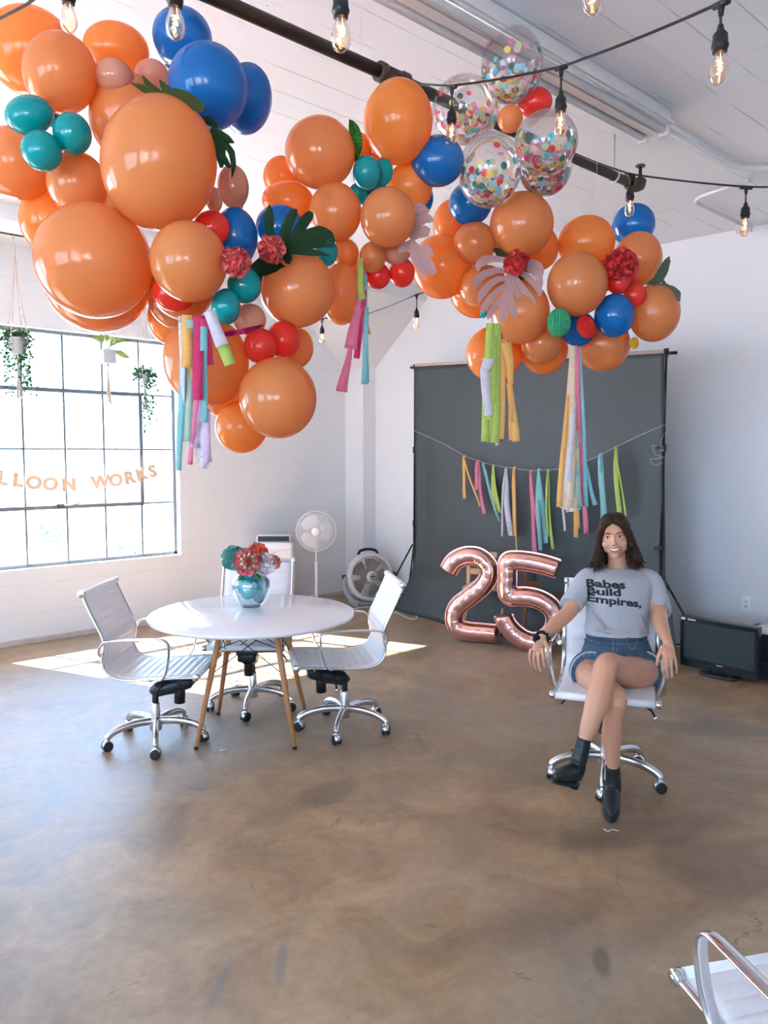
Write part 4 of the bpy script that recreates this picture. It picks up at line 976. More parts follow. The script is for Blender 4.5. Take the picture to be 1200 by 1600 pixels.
for c_ in (ch, ch2, ch3, ch4, chW): c_['group'] = GCH

# ---------------------------------------------------------------- round table
tb = thing('round_table', 'round white table on four splayed wooden legs with black wire bracing', 'table'); place(tb, -.80, 4.62, 0)
M_lam = mat('white_laminate', (.78, .77, .80), .1, coat=.3)
MB().lathe([(.52, .708), (.595, .714), (.614, .722), (.62, .730), (.619, .737), (.612, .741), (.0, .741)], 96).build('tabletop', M_lam, tb)
legs = []
for sx_, sy_ in ((-1, -1), (1, -1), (1, 1), (-1, 1)):
    a = Vector((sx_*.155, sy_*.15, .714)); b_ = Vector((sx_*.285, sy_*.30, .008)); legs.append((a, b_))
    mb = MB(); mb.tube([a, a.lerp(b_, .35), b_], [.0175, .019, .0125], 14); lg = mb.build('leg', M_wood, tb)
    mb = MB(); mb.tube([a.lerp(b_, .985), b_+(b_-a).normalized()*.007], .0135, 12); mb.build('foot_pad', M_black, lg)
mb = MB()
for i in range(4):
    (a, b_), (c, d) = legs[i], legs[(i+1) % 4]
    mb.tube([a.lerp(b_, .03), c.lerp(d, .42)], .0032, 6); mb.tube([c.lerp(d, .03), a.lerp(b_, .42)], .0032, 6)
    mb.tube([a.lerp(b_, .03), c.lerp(d, .03)], .004, 6); mb.tube([a.lerp(b_, .04), c.lerp(d, .22)], .0028, 6); mb.tube([c.lerp(d, .04), a.lerp(b_, .22)], .0028, 6)
mb.build('wire_brace', M_blackmetal, tb)
mb = MB()
for i in range(4):
    a, b_ = legs[i]; mb.rbox((a.x, a.y, .712), (.06, .06, .008), .01)
mb.build('mounting_plate', M_blackmetal, tb)

# ---------------------------------------------------------------- vase of flowers
vp = PZ(393, 948, .74); vp.z = .741
VG = bpy.data.materials.new('vase_glass'); VG.use_nodes = True; t = VG.node_tree; b = t.nodes['Principled BSDF']
VGm = thin_clear('clear_vase_glass', (.93, .98, .99), .10, .02)
prof = [(.058, 0), (.066, .004), (.068, .012), (.085, .03), (.108, .075), (.120, .125), (.118, .165), (.100, .195), (.070, .212), (.060, .220), (.062, .232), (.068, .240)]
inner = [(r-.004, z+(.010 if i < 2 else 0)) for i, (r, z) in enumerate(prof)][::-1]
vo = MB().lathe(prof+inner, 48, cap=True).build('glass_vase', VGm); vo.location = vp
tag(vo, 'clear round glass vase full of small turquoise balloons on the white table', 'vase')
tealv = latex('turquoise_latex', (.02, .48, .56), (.0, .6, .6), .35)
for i, (x, z, y, rx, rz, lb) in enumerate([(-.062, .135, .0, .046, .056, 'left turquoise balloon inside the glass vase'), (-.008, .118, -.045, .052, .066, 'front middle turquoise balloon inside the glass vase'), (.040, .082, .0, .042, .066, 'lowest turquoise balloon inside the glass vase'), (.066, .155, .01, .040, .046, 'upper right turquoise balloon inside the glass vase'), (.0, .205, .0, .050, .042, 'turquoise balloon filling the neck of the vase'), (.0, .13, .055, .05, .06, 'rear turquoise balloon inside the glass vase')]):
    mb = MB(); mb.ball((0, 0, 0), (rx, min(rx, .045), rz), 22, 14); mb.tube([(0, 0, rz*.95), (0, 0, rz*1.06)], [.006, .009], 8); o = mb.build('small_balloon', tealv)
    o.location = vp+CR_*x+CF_*y+Vector((0, 0, z)); o.rotation_euler = (0, .35*(1 if x < 0 else -1), -YAW); tag(o, lb, 'balloon', 'turquoise balloons in the vase')
Mh = [mat('teal_petals', (.10, .42, .38), .7), mat('pale_teal_petals', (.22, .50, .42), .7)]
Mp = [mat('pink_petals', (.85, .16, .22), .7), mat('salmon_petals', (.88, .38, .28), .7), mat('cream_petals', (.9, .62, .42), .7)]
Mw = [mat('white_petals', (.85, .72, .74), .7)]; Mo = [mat('orange_red_petals', (.9, .09, .04), .7), mat('coral_petals2', (.9, .2, .12), .7)]
fd_ = 4.68
def stem(root, pos, m=M_leaf):
    base = vp+Vector((0, 0, .2)); mb = MB(); mb.tube(crv([base-pos, (base-pos)*.5+Vector((0, 0, .01)), Vector((0, 0, 0))], 5), .0035, 6); mb.build('stem', m, root)
for lab, px, py, dd, r, n, ms, pt, sd in (
    ('teal hydrangea head at the left of the bouquet', 367, 873, .02, .078, 150, Mh, .30, 21), ('large pink peony in the front middle of the bouquet', 388, 877, -.06, .072, 70, Mp[:2], .5, 22),
    ('orange red carnation at the top of the bouquet', 403, 864, .03, .060, 120, Mo, .34, 23), ('pale white peony right of the pink one', 415, 880, -.01, .058, 60, Mw, .5, 24), ('coral pink carnation at the right end of the bouquet', 429, 879, .02, .040, 90, [Mp[0], Mo[1]], .38, 25),
    ('blush rose peeking behind the orange carnation', 399, 855, .08, .032, 50, [Mw[0], Mp[1]], .5, 26)):
    pos = P(px, py, fd_+dd); f_ = pom('flower', lab, pos, r, n, ms, pt, sd, hub=ms[0]); stem(f_, pos)
    if 'pink peony in the front' in lab:
        B_ = basis(pos); mb = MB(); r2 = random.Random(5)
        for k in range(9):
            a = k*2*PI/9; ring = []
            c0 = B_ @ Vector((math.cos(a)*.026, -.058, math.sin(a)*.026)); u_ = B_ @ Vector((math.cos(a), -.5, math.sin(a))); v_ = B_ @ Vector((-math.sin(a), 0, math.cos(a)))
            mb.add([c0-u_*.012, c0+v_*.013+u_*.006, c0+u_*.026+v_*.006, c0+u_*.026-v_*.006, c0-v_*.013+u_*.006, c0+B_ @ Vector((0, .002, 0))], [(0, 1, 2, 3, 4), (1, 0, 5), (2, 1, 5), (3, 2, 5), (4, 3, 5), (0, 4, 5)])
        mb.build('inner_petals', Mp[2], f_); MB().ball(B_ @ Vector((0, -.062, 0)), .013, 10, 8).build('flower_eye', mat('dark_red_eye', (.25, .01, .02), .8), f_)
for lab, px, py, ang in (('small green leaf at the left under the bouquet', 376, 902, .5), ('small green leaf at the right under the bouquet', 403, 902, -.6)):
    pos = P(px, py, fd_); B_ = basis(pos) @ Matrix.Rotation(ang, 3, 'Y'); mb = MB(); rings = []
    for k in range(8):
        s_ = k/7; w_ = .016*math.sin(PI*(.08+.9*s_)); rings.append([B_ @ Vector((-w_, .004, .045*(.5-s_))), B_ @ Vector((0, -.002, .045*(.5-s_))), B_ @ Vector((w_, .004, .045*(.5-s_))), B_ @ Vector((0, .004, .045*(.5-s_)))])
    mb.loft(rings); o = mb.build('green_leaf', mat('fresh_leaf', (.05, .16, .05), .5)); o.location = pos; tag(o, lab, 'leaf')

# ---------------------------------------------------------------- portable air conditioner
ac = thing('air_conditioner', 'white portable air conditioner against the window wall behind the round table', 'air conditioner'); place(ac, -1.18, 8.22, 2)
MB().rbox((0, 0, .40), (.43, .34, .74), .035).build('housing', M_wplastic, ac)
MB().rbox((0, -.171, .37), (.39, .02, .66), .008).build('front_panel', mat('ac_panel', (.74, .69, .68), .35), ac)
mb = MB(); mb.rbox((0, .03, .80), (.38, .2, .065), .02); mb.build('outlet_hood', M_wplastic, ac)
MB().box((0, -.072, .803), (.33, .012, .052)).build('louver_opening', M_black, ac)
mb = MB(); mb.tube(crv([(-.19, -.183, .705), (0, -.184, .675), (.19, -.183, .705)], 6), .0025, 6); mb.build('trim_line', M_gplastic, ac)
mb = MB(); mb.ball((.02, -.183, .668), .004, 8, 6); mb.ball((.02, -.183, .64), .005, 8, 6); mb.ball((.035, -.183, .64), .003, 8, 6); mb.build('indicator_light', M_black, ac)
for x in (-.17, .17):
    for y in (-.12, .12): MB().tube([(x, y, 0), (x, y, .035)], .018, 10).build('caster', M_black, ac)
# ---------------------------------------------------------------- pedestal fan
fan = thing('pedestal_fan', 'tall white pedestal fan beside the air conditioner', 'fan'); place(fan, -.735, 8.28, 5)
M_fanw = mat('fan_white', (.80, .77, .78), .35)
MB().lathe([(.18, 0), (.185, .008), (.17, .018), (.05, .03), (.03, .05)], 32).build('base', M_fanw, fan)
mb = MB(); mb.tube([(0, 0, .03), (0, 0, .50)], .017, 12); mb.tube([(0, 0, .50), (0, 0, .53)], .022, 12); mb.tube([(0, 0, .53), (0, 0, .82)], .012, 12); mb.build('pole', M_fanw, fan)
hz = .875
mb = MB(); mb.tube([(0, -.02, hz), (0, .12, hz)], [.06, .045], 18); mb.rbox((0, .0, hz-.06), (.06, .08, .1), .02); mb.build('motor_housing', M_fanw, fan)
def fan_grille(root, name, R_, y0, dep, n_rad, n_ring, m, wire=.0012, zc_=0):
    mb = MB(); c = Vector((0, 0, zc_))
    for k in range(n_rad):
        a = 2*PI*k/n_rad; mb.tube([c+Vector((math.cos(a)*R_*rr, y0-dep*(1-rr**2.5), math.sin(a)*R_*rr)) for rr in (.2, .45, .7, .88, 1)], wire, 4)
    for q in range(n_ring):
        rr = .25+.75*(q+1)/n_ring; mb.tube([c+Vector((math.cos(2*PI*k/48)*R_*rr, y0-dep*(1-rr**2.5), math.sin(2*PI*k/48)*R_*rr)) for k in range(48)], wire*(3 if q == n_ring-1 else 1), 6, closed=True)
    return mb.build(name, m, root)
fan_grille(fan, 'front_grille', .215, -.06, .06, 90, 5, M_fanw, .0016, hz)
fan_grille(fan, 'rear_grille', .215, -.055, -.09, 40, 4, M_fanw, .0011, hz)
mb = MB(); mb.tube([(0, -.128, hz), (0, -.115, hz)], .05, 24); mb.build('badge_cap', M_fanw, fan)
M_blade = mat('pale_blade', (.78, .77, .80), .3)
for k in range(3):
    a0 = 2*PI*k/3; mb = MB(); rings = []
    for j in range(8):
        s_ = j/7; r_ = .03+.155*s_; w_ = .75+.45*math.sin(PI*min(1, s_*.9+.1))
        rings.append([Vector((math.cos(a0+w_*u)*r_, -.055+.03*u*(1-.3*s_)+e, hz+math.sin(a0+w_*u)*r_)) for u, e in ((-.8, 0), (-.3, 0), (.3, 0), (.8, 0), (.8, .002), (.3, .002), (-.3, .002), (-.8, .002))])
    mb.loft(rings); mb.build('blade', M_blade, fan)
# ---------------------------------------------------------------- round floor fan
ff = thing('floor_fan', 'round grey-white floor fan with carry handle in the far corner', 'fan'); place(ff, -.17, 8.68, 22)
cz = .31; Rf = .235
T = Matrix.Translation((0, 0, cz)) @ Matrix.Rotation(math.radians(-8), 4, 'X')
mb = MB(); mb.T = T
rings = []
for r_, y in ((Rf, -.075), (Rf+.022, -.08), (Rf+.04, -.06), (Rf+.045, 0), (Rf+.03, .07), (Rf+.005, .08), (Rf-.005, .06), (Rf-.008, -.06)):
    rings.append([Vector((math.cos(2*PI*k/48)*r_, y, math.sin(2*PI*k/48)*r_)) for k in range(48)])
rings.append(rings[0]); mb.loft(rings, cap=False); mb.build('drum', mat('fan_grey_white', (.66, .63, .61), .4), ff)
mb = MB(); mb.T = T
for k in range(56):
    a = 2*PI*k/56; mb.tube([Vector((math.cos(a+.5*s_)*Rf*(.26+.74*s_), -.085+.012*s_, math.sin(a+.5*s_)*Rf*(.26+.74*s_))) for s_ in (0, .33, .66, 1)], .0026, 4)
for q in range(7):
    rr = Rf*(.3+.7*q/6); mb.tube([Vector((math.cos(2*PI*k/40)*rr, -.084, math.sin(2*PI*k/40)*rr)) for k in range(40)], .0022, 4, closed=True)
mb.build('grille', mat('fan_beige_grille', (.56, .50, .44), .45), ff)
mb = MB(); mb.T = T; mb.tube([(0, -.10, 0), (0, -.08, 0)], [.058, .062], 28); hb = mb.build('badge', mat('fan_badge', (.70, .67, .65), .35), ff)
mb = MB(); mb.T = T; mb.tube([(0, -.104, 0), (0, -.099, 0)], .04, 24); mb.build('badge_plate', mat('fan_badge_plate', (.42, .42, .44), .3, .5), hb)
mb = MB(); mb.T = T; mb.box((0, -.1055, .002), (.052, .002, .010)); mb.build('badge_lettering', M_black, hb)
mb = MB(); mb.T = T; mb.tube([(0, .08, 0), (0, .02, 0)], .08, 20)
for k in range(5):
    a0 = 2*PI*k/5; rings = []
    for j in range(6):
        s_ = j/5; r_ = .05+.16*s_; rings.append([Vector((math.cos(a0+.5*u)*r_, .0+.04*u+e, math.sin(a0+.5*u)*r_)) for u, e in ((-.9, 0), (0, 0), (.9, 0), (.9, .003), (0, .003), (-.9, .003))])
    mb.loft(rings)
mb.build('fan_blades', mat('dark_fan_blades', (.09, .08, .075), .5), ff)
mb = MB(); mb.T = T; mb.tube(crv([(-.12, 0, Rf+.02), (-.09, 0, Rf+.062), (0, 0, Rf+.078), (.09, 0, Rf+.062), (.12, 0, Rf+.02)], 6), .010, 8, up=(0, 1, 0), flat=1.6); mb.build('carry_handle', M_black, ff)
mb = MB(); mb.tube(crv([(-.29, -.02, .33), (-.30, -.02, .22), (-.24, -.03, .08), (-.14, -.04, .02), (0, -.04, .012), (.14, -.04, .02), (.24, -.03, .08), (.30, -.02, .22), (.29, -.02, .33)], 6), .013, 8, up=(0, 1, 0), flat=2.2); mb.rbox((-.2, 0, .025), (.05, .26, .05), .01); mb.rbox((.2, 0, .025), (.05, .26, .05), .01); mb.build('stand', mat('fan_stand', (.36, .40, .42), .4), ff)
mb = MB(); mb.tube([(.285, 0, .32), (.32, 0, .32)], .03, 14); mb.tube([(-.285, 0, .32), (-.32, 0, .32)], .03, 14); mb.build('pivot_knob', M_black, ff)
# cords on the floor
def floor_path(pts, r, name, label, m, cat='cord'):
    v = [PZ(x, y, 0)+Vector((0, 0, r+.001)) for x, y in pts]; o0 = v[0]; mb = MB(); mb.tube([p_-o0 for p_ in crv(v, 6)], r, 6); o = mb.build(name, m); o.location = o0; return tag(o, label, cat)
M_cord = mat('white_cord', (.78, .76, .74), .5)
floor_path([(545, 952), (585, 948), (615, 944), (632, 941)], .004, 'power_cord', 'thin white cord crossing the floor in front of the round fan', M_cord)
floor_path([(600, 953), (612, 960), (626, 955), (640, 957), (651, 964), (648, 968), (636, 966), (624, 960), (612, 957), (604, 960)], .005, 'power_cord', 'looped white cord on the floor beside the backdrop', M_cord)
floor_path([(614, 935), (620, 946), (625, 954)], .005, 'power_cord', 'short white cord hanging down to the loop by the backdrop', M_cord)
floor_path([(353, 1173), (343, 1173.4)], .003, 'white_stick', 'thin white stick lying on the floor by the left front table leg', M_cord, 'stick')
floor_path([(943, 1296), (950, 1300), (956, 1297), (966, 1299)], .0018, 'thread', 'small tangle of white thread on the floor at the toe of the boot', M_cord, 'thread')
tag(MB().build('x', M_cord) if False else None) if False else None

# ---------------------------------------------------------------- backdrop stand, paper, tassel string
UB = 5.80
bl = PX(645, 574, UB); br_ = PX(1048, 552, UB)
bs = thing('backdrop_stand', 'black photo backdrop stand with two tripod poles and crossbar', 'stand', (UB, (bl.y+br_.y)/2, 0))
O_ = Vector(bs.location)
mb = MB(); mb.tube([bl-O_+Vector((0, .03, 0)), br_-O_+Vector((0, -.05, 0))], .013, 10); mb.build('crossbar', M_blackmetal, bs)
for e, up_ in ((bl, 1), (br_, -1)):
    e = e-O_; x, y = e.x+(.03 if up_ > 0 else -.07), e.y
    mb = MB(); mb.tube([(x, y, .06), (x, y, .95)], .014, 10); mb.tube([(x, y, .95), (x, y, 1.75)], .0115, 10); mb.tube([(x, y, 1.75), (x, y, e.z+.03)], .009, 10); pl = mb.build('pole', M_blackmetal, bs)
    mb = MB(); mb.tube([(x, y, e.z-.02), (x, y, e.z+.03)], .02, 10); mb.tube([(x-.01, y, e.z), (x+.05, y, e.z)], .014, 8); mb.build('crossbar_clamp', M_black, pl)
    for z in (.95, 1.75):
        mb = MB(); mb.tube([(x, y, z-.03), (x, y, z+.03)], .02, 10); mb.tube([(x, y, z), (x-.03, y-.03*up_, z)], .006, 6); mb.ball((x-.035, y-.035*up_, z), (.006, .014, .014), 10, 8); mb.build('height_knob', M_black, pl)
    for k in range(3):
        a = 2*PI*k/3+math.radians(155 if up_ > 0 else -50); dx, dy = math.cos(a), math.sin(a)
        if O_.x+x+dx*.42 > 6.0+.0865*(7.3-(O_.y+y+dy*.42)): dx *= .35
        mb = MB(); mb.tube([(x+dx*.02, y+dy*.02, .72), (x+dx*.42, y+dy*.42, .012)], .009, 8); lg = mb.build('tripod_leg', M_blackmetal, bs)
        mb = MB(); mb.tube([(x+dx*.015, y+dy*.015, .16), (x+dx*.32, y+dy*.32, .19)], .006, 6); mb.build('leg_brace', M_blackmetal, lg)
pb = thing('paper_backdrop', 'dark grey seamless paper backdrop hanging from a beige roll', 'backdrop', (UB, (bl.y+br_.y)/2, 0))
p0 = bl+Vector((0, -.06, 0))-O_; p1 = br_+Vector((0, .03, 0))-O_
mb = MB(); mb.tube([p0, p1], .034, 20); mb.build('paper_roll', mat('kraft_roll', (.62, .47, .38), .6), pb)
mb = MB(); rings = []; NX, NZ = 70, 60
def paper_pt(u, v):                                    # u 0 left..1 right, v 0 top..1 bottom
    a = p0.lerp(p1, u); z = a.z*(1-v)+.005*v; y = a.y; x = -.036-.004
    y += (.045*(1-u)*4-.0)*max(0, (.5-u))*(1-v)*0
    flare = max(0, (v-.70)/.30); y += (1-u)**3*.20*flare**1.6; y -= u**3*(.10*v**1.2+.12*flare)
    x += .028*math.sin(u*9+1.2)*v*(.4+v)+.016*math.sin(u*23+v*3)*v*v+.05*math.exp(-((u-.03-.03*v)/.035)**2)*math.sin(PI*min(1, v*1.2))
    x += .012*math.sin(v*17+u*5)*max(0, v-.4)+.010*math.exp(-((v-.86)/.012)**2)*(u < .35)
    x -= .22*max(0, (v-.8)/.2)**1.6*(.65+.35*math.sin(u*5)) if v > .8 else 0
    return Vector((x, y, z))
for j in range(NZ+1):
    v = j/NZ; fr = [paper_pt(i/NX, v) for i in range(NX+1)]; rings.append(fr+[q_+Vector((.0012, 0, 0)) for q_ in fr[::-1]])
mb.loft(rings); mb.build('paper_sheet', mat('charcoal_paper', (.050, .060, .064), .62, var=.12, vs=1.6, bump=.15, bs=6), pb)
# tasselled string across the backdrop
UT = 5.70
gs = [PX(647, 673, UT), PX(690, 692, UT), PX(726, 712, UT), PX(748, 720, UT), PX(772, 727, UT), PX(805, 732, UT), PX(831, 735, UT), PX(857, 734, UT), PX(876, 732, UT), PX(912, 722, UT), PX(940, 710, UT), PX(963, 698, UT), PX(1005, 678, UT), PX(1043, 662, UT)]
sg = thing('tassel_garland', 'string of knotted pastel streamers tied across the dark backdrop', 'garland', gs[6])
MB().tube([q_-gs[6] for q_ in crv(gs, 4)], .0016, 5).build('string', mat('white_string', (.7, .68, .66), .7), sg)
def knot_tassel(kx, ky, tails, c, seed):
    r_ = random.Random(seed); k0 = PX(kx, ky, UT)-gs[6]
    mb = MB(); mb.ball(k0+Vector((-.004, 0, -.006)), (.010, .018, .016), 10, 8)
    wd = math.hypot(k0.x, k0.y)
    for (ex, ey, wpx, off) in tails:
        e = PX(ex, ey, UT)-gs[6]; pts = []; ph = r_.uniform(0, 6)
        for k in range(13):
            s_ = k/12; q_ = k0.lerp(e, s_)+Vector((-.012-off*.01-.012*math.sin(s_*PI)+.008*math.sin(s_*5+ph), .012*math.sin(s_*4+ph)*s_, 0)); pts.append(q_)
        sc_ = (k0+gs[6]-Vector((0, 0, CAMZ))).length/FPX
        tw = r_.uniform(-.5, .5)
        mb.ribbon(pts, lambda t, w_=wpx*sc_: w_*min(1, .45+2.2*t), .0008, (0, 1, 0), lambda t, tw=tw: .0+tw*math.sin(t*3))
    mb.build('streamer_tassel', CRP[c], sg)
for i, a in enumerate([
    (726,712,[(728,779,7,0),(752,791,3,1)],'yellow'),(748,720,[(757,803,8,0),(748,765,6,1)],'pink'),(756,724,[(774,788,8,0),(782,814,3,1)],'teal'),(772,727,[(774,798,7,0),(782,801,7,1)],'lime'),(791,733,[(798,837,9,0),(786,838,3,1)],'white'),
    (805,730,[(806,838,9,0),(811,862,3,1)],'yellow'),(831,735,[(838,866,9,0),(845,840,4,1)],'pink'),(843,733,[(846,860,7,1),(856,849,8,0)],'teal'),(857,734,[(857,838,5,1),(864,858,6,0)],'lime'),(876,733,[(884,830,4,0),(888,800,6,1)],'white'),
    (901,728,[(902,840,8,0),(907,826,5,1)],'yellow'),(912,722,[(917,834,9,0),(910,790,6,1)],'pink'),(940,709,[(945,812,11,0),(942,760,6,1)],'teal'),(963,698,[(968,805,9,0),(982,806,4,1)],'lime')]): knot_tassel(*a, i)
mb = MB(); w0 = PX(1042, 672, UT); mb.tube([q_-w0 for q_ in crv([PX(1042,672,UT), PX(1032,690,UT), PX(1036,705,UT), PX(1020,695,UT), PX(1024,710,UT), PX(1038,715,UT), PX(1016,718,UT), PX(1024,727,UT), PX(1036,722,UT)], 6)], .0012, 5)
o = mb.build('curled_wire', M_cord); o.location = w0; tag(o, 'curly loose string end dangling beside the right backdrop pole', 'string')

# ---------------------------------------------------------------- foil number balloons
M_foil = mat('rose_gold_foil', (.95, .52, .45), .17, 1, bump=.35, bs=11, detail=3)
def foil(name, label, path, px0, py_base, x, y, ang, hw=.085, dep=.085, sc_=5.0):
    k = 6.75/FPX/.985
    pts = [Vector(((q_[0]-px0)*k/math.cos(math.radians(ang)), 0, (py_base-q_[1])*k)) for q_ in path]
    root = thing(name, label, 'balloon', group='rose gold number balloons'); place(root, x, y, ang)
    c = crv(pts, 10)
    for _ in range(2): c = [c[0]]+[(c[i-1]+c[i]*2+c[i+1])/4 for i in range(1, len(c)-1)]+[c[-1]]
    n = len(c); seg = 18
    def sweep(mb, hw_, dp_, wr):
        rings = []; acc = 0
        for i, p_ in enumerate(c):
            t = (c[min(i+1, n-1)]-c[max(i-1, 0)]).normalized(); s_ = Vector((t.z, 0, -t.x)); acc += (c[i]-c[i-1]).length if i else 0
            en = min(1, (i+.35)/2.2, (n-1-i+.35)/2.2)**.5; rings.append([p_+s_*(math.copysign(abs(math.cos(2*PI*q_/seg))**.8, math.cos(2*PI*q_/seg))*hw_*(.88+.12*en))+Vector((0, math.sin(2*PI*q_/seg)*dp_*max(.12, en)*(1+wr*math.sin(acc*75)*.5), 0)) for q_ in range(seg)])
        mb.loft(rings)
    mb = MB(); sweep(mb, hw, dep, .03); me = remeshed(mb, .009, 5, .5)
    o = from_mesh(me, 'foil_body', M_foil, root)
    # creases where the foil puckers along its inner curve: short radial dents
    for v in me.vertices:
        best = min(range(n), key=lambda i: (c[i].x-v.co.x)**2+(c[i].z-v.co.z)**2); t = (c[min(best+1, n-1)]-c[max(best-1, 0)]).normalized(); s_ = Vector((t.z, 0, -t.x)); side = (v.co-c[best]).dot(s_)/hw
        cur_ = 0
        if 3 < best < n-4:
            t2 = (c[min(best+4, n-1)]-c[best]).normalized(); t1 = (c[best]-c[max(best-4, 0)]).normalized(); cur_ = t1.x*t2.z-t1.z*t2.x
        inner_ = -side*math.copysign(1, cur_) if abs(cur_) > .06 else 0
        if inner_ > .05:
            al = (v.co-c[best]).dot(t)+sum((c[i]-c[i-1]).length for i in range(1, best+1)); f_ = math.sin(al*2*PI/.035)
            v.co.y *= 1-.05*max(0, f_)**4*min(1, inner_*2.5)
    mb = MB(); sweep(mb, hw+.012, .0025, 0); mb.build('seam', M_foil, root)
    return root
q2 = lambda L_: [(660+x/5, 820+y/5) for x, y in L_]
foil('number_balloon', 'rose gold foil number 2 balloon standing on the floor', q2([(205,385),(255,300),(345,255),(440,262),(510,330),(515,410),(465,495),(375,580),(290,655),(255,740),(275,830),(360,855),(480,858),(590,862)]), 737, 1009, .79, 6.86, -18, .078)
foil('number_balloon', 'rose gold foil number 5 balloon standing right of the 2', q2([(1050,352),(950,322),(830,302),(720,300),(690,330),(688,430),(692,540),(720,575),(830,570),(930,592),(1010,650),(1035,740),(1005,840),(920,905),(830,905),(740,850),(680,775),(665,720)]), 833, 1018, 1.27, 6.52, -18, .078)
# wooden frames behind the numbers
def wood_stool(label, x, y, ang, m, hgt, group='folding wooden chairs'):
    r = thing('wooden_chair', label, 'chair'); place(r, x, y, ang)
    for sx_ in (-1, 1):
        MB().box((sx_*.2, .05, hgt/2), (.035, .028, hgt), None).build('back_post', m, r)
        mb = MB(); mb.tube([(sx_*.17, -.3, .02), (sx_*.17, .14, .44)], .014, 8); mb.build('leg', m, r)
    for z in (hgt-.05, hgt-.22): MB().box((0, .05, z), (.4, .018, .055)).build('back_slat', m, r)
    for z in (.18, .28): MB().box((0, .05, z), (.4, .02, .022)).build('rung', m, r)
    mb = MB()
    for k in range(5): mb.box((0, -.22+.065*k, .44), (.38, .05, .016))
    mb.box((-.17, -.1, .43), (.02, .3, .012)); mb.box((.17, -.1, .43), (.02, .3, .012)); mb.build('seat', m, r)
    return r
wood_stool('light wooden chair hidden behind the rose gold number 2', 1.0, 7.35, -20, M_lightwood, .78)
wood_stool('dark reddish wooden chair behind the rose gold number 5', 1.48, 6.95, -20, M_darkwood, .72)

# ---------------------------------------------------------------- television, cabinet, outlet
tvc = PZ(1122, 1056, 0); tv = thing('television', 'old black flat television standing on the floor by the wall', 'television', (tvc.x, tvc.y, 0), math.atan2(-1, .10)-.12)
tv.scale = (.86, .86, .90)
M_tv = mat('glossy_black_bezel', (.012, .016, .020), .22, coat=.3); M_scr = mat('tv_screen', (.035, .050, .055), .3)
tilt = Matrix.Rotation(math.radians(3), 4, 'X')
def tvb(mb): mb.T = Matrix.Translation((0, 0, .255)) @ Matrix.Rotation(math.radians(0), 4, 'Y') @ tilt; return mb
tvb(MB()).rbox((0, .02, 0), (.70, .07, .44), .008).build('casing', M_tv, tv)
mb = tvb(MB()); 
for (x, z, a, b_) in ((0, .201, .70, .038), (0, -.185, .70, .070), (-.336, .01, .028, .34), (.336, .01, .028, .34)): mb.box((x, -.022, z), (a, .022, b_))
bz = mb.build('bezel', M_tv, tv, bevel=.003)
tvb(MB()).box((0, -.016, .018), (.65, .006, .33)).build('screen', M_scr, tv)
tvb(MB()).box((.02, -.0345, -.160), (.055, .003, .008)).build('maker_badge', mat('silver_badge', (.7, .7, .7), .3, .8), bz)
tvb(MB()).box((-.24, -.034, .201), (.075, .002, .012)).build('torn_label', mat('torn_paper', (.75, .66, .62), .8), bz)
tvb(MB()).box((-.32, -.034, .203), (.04, .002, .02)).build('torn_label', mat('torn_paper'), bz)
MB().rbox((.02, .0, .012), (.34, .22, .02), .06).build('foot', M_tv, tv)
MB().rbox((.0, .03, .045), (.09, .05, .09), .012).build('neck', M_tv, tv)
cb_ = PZ(1203, 1066, 0); cab = thing('media_cabinet', 'low black cabinet cut off by the right edge, behind the television', 'cabinet', (6.14, 2.06, 0))
MB().rbox((0, 0, .17), (.42, .95, .34), .01).build('cabinet_body', M_black, cab)
MB().box((-.212, 0, .235), (.006, .90, .14)).build('drawer', mat('black_front', (.02, .022, .022), .45), cab)
MB().box((-.212, 0, .08), (.006, .90, .13)).build('drawer', mat('black_front'), cab)
mb = MB(); mb.rbox((6.07, 2.16, .363), (.2, .5, .045), .01); o = mb.build('paper_box', [mat('pale_box', (.75, .66, .64), .7)]); o.data.materials[0] = mat('pale_box')
tag(o, 'pale flat box with red dots lying on the black cabinet', 'box')
for k in range(5): MB().ball((5.969, 2.36-.08*k, .367), (.002, .007, .007), 8, 6).build('red_dot', mat('red_mark', (.6, .03, .05), .6), o)
op = PX(1163, 944, 6.42); oy = op.y; wl_ = backwall(oy); ol = thing('wall_outlet', 'white double power outlet on the wall above the television', 'outlet', (wl_.x-.001, oy, op.z), math.atan2(fd.y, fd.x))
# local x along wall (towards camera side), local y out of the room -> room side is -y
def outl(c, d, r): return MB().rbox((0, 0, 0), d, r, Matrix.Rotation(PI/2, 3, 'X'))
sgn = -1
mb = MB(); mb.T = Matrix.Rotation(PI/2, 4, 'X'); mb.rbox((0, 0, .006), (.078, .122, .013), .006); pl = mb.build('cover_plate', mat('outlet_white', (.90, .89, .90), .35), ol)
for z in (.02, -.02):
    mb = MB(); mb.T = Matrix.Translation((0, 0, z)) @ Matrix.Rotation(PI/2, 4, 'X'); mb.rbox((0, 0, .0125), (.034, .028, .005), .01); so_ = mb.build('socket_face', mat('socket_white', (.78, .77, .79), .4), pl)
    mb = MB()
    for x in (-.006, .006): mb.box((x, -.0155, z+.003), (.0026, .0014, .009))
    mb.tube([(0, -.0148, z-.008), (0, -.0162, z-.008)], .0028, 8); mb.build('slot', M_black, so_)

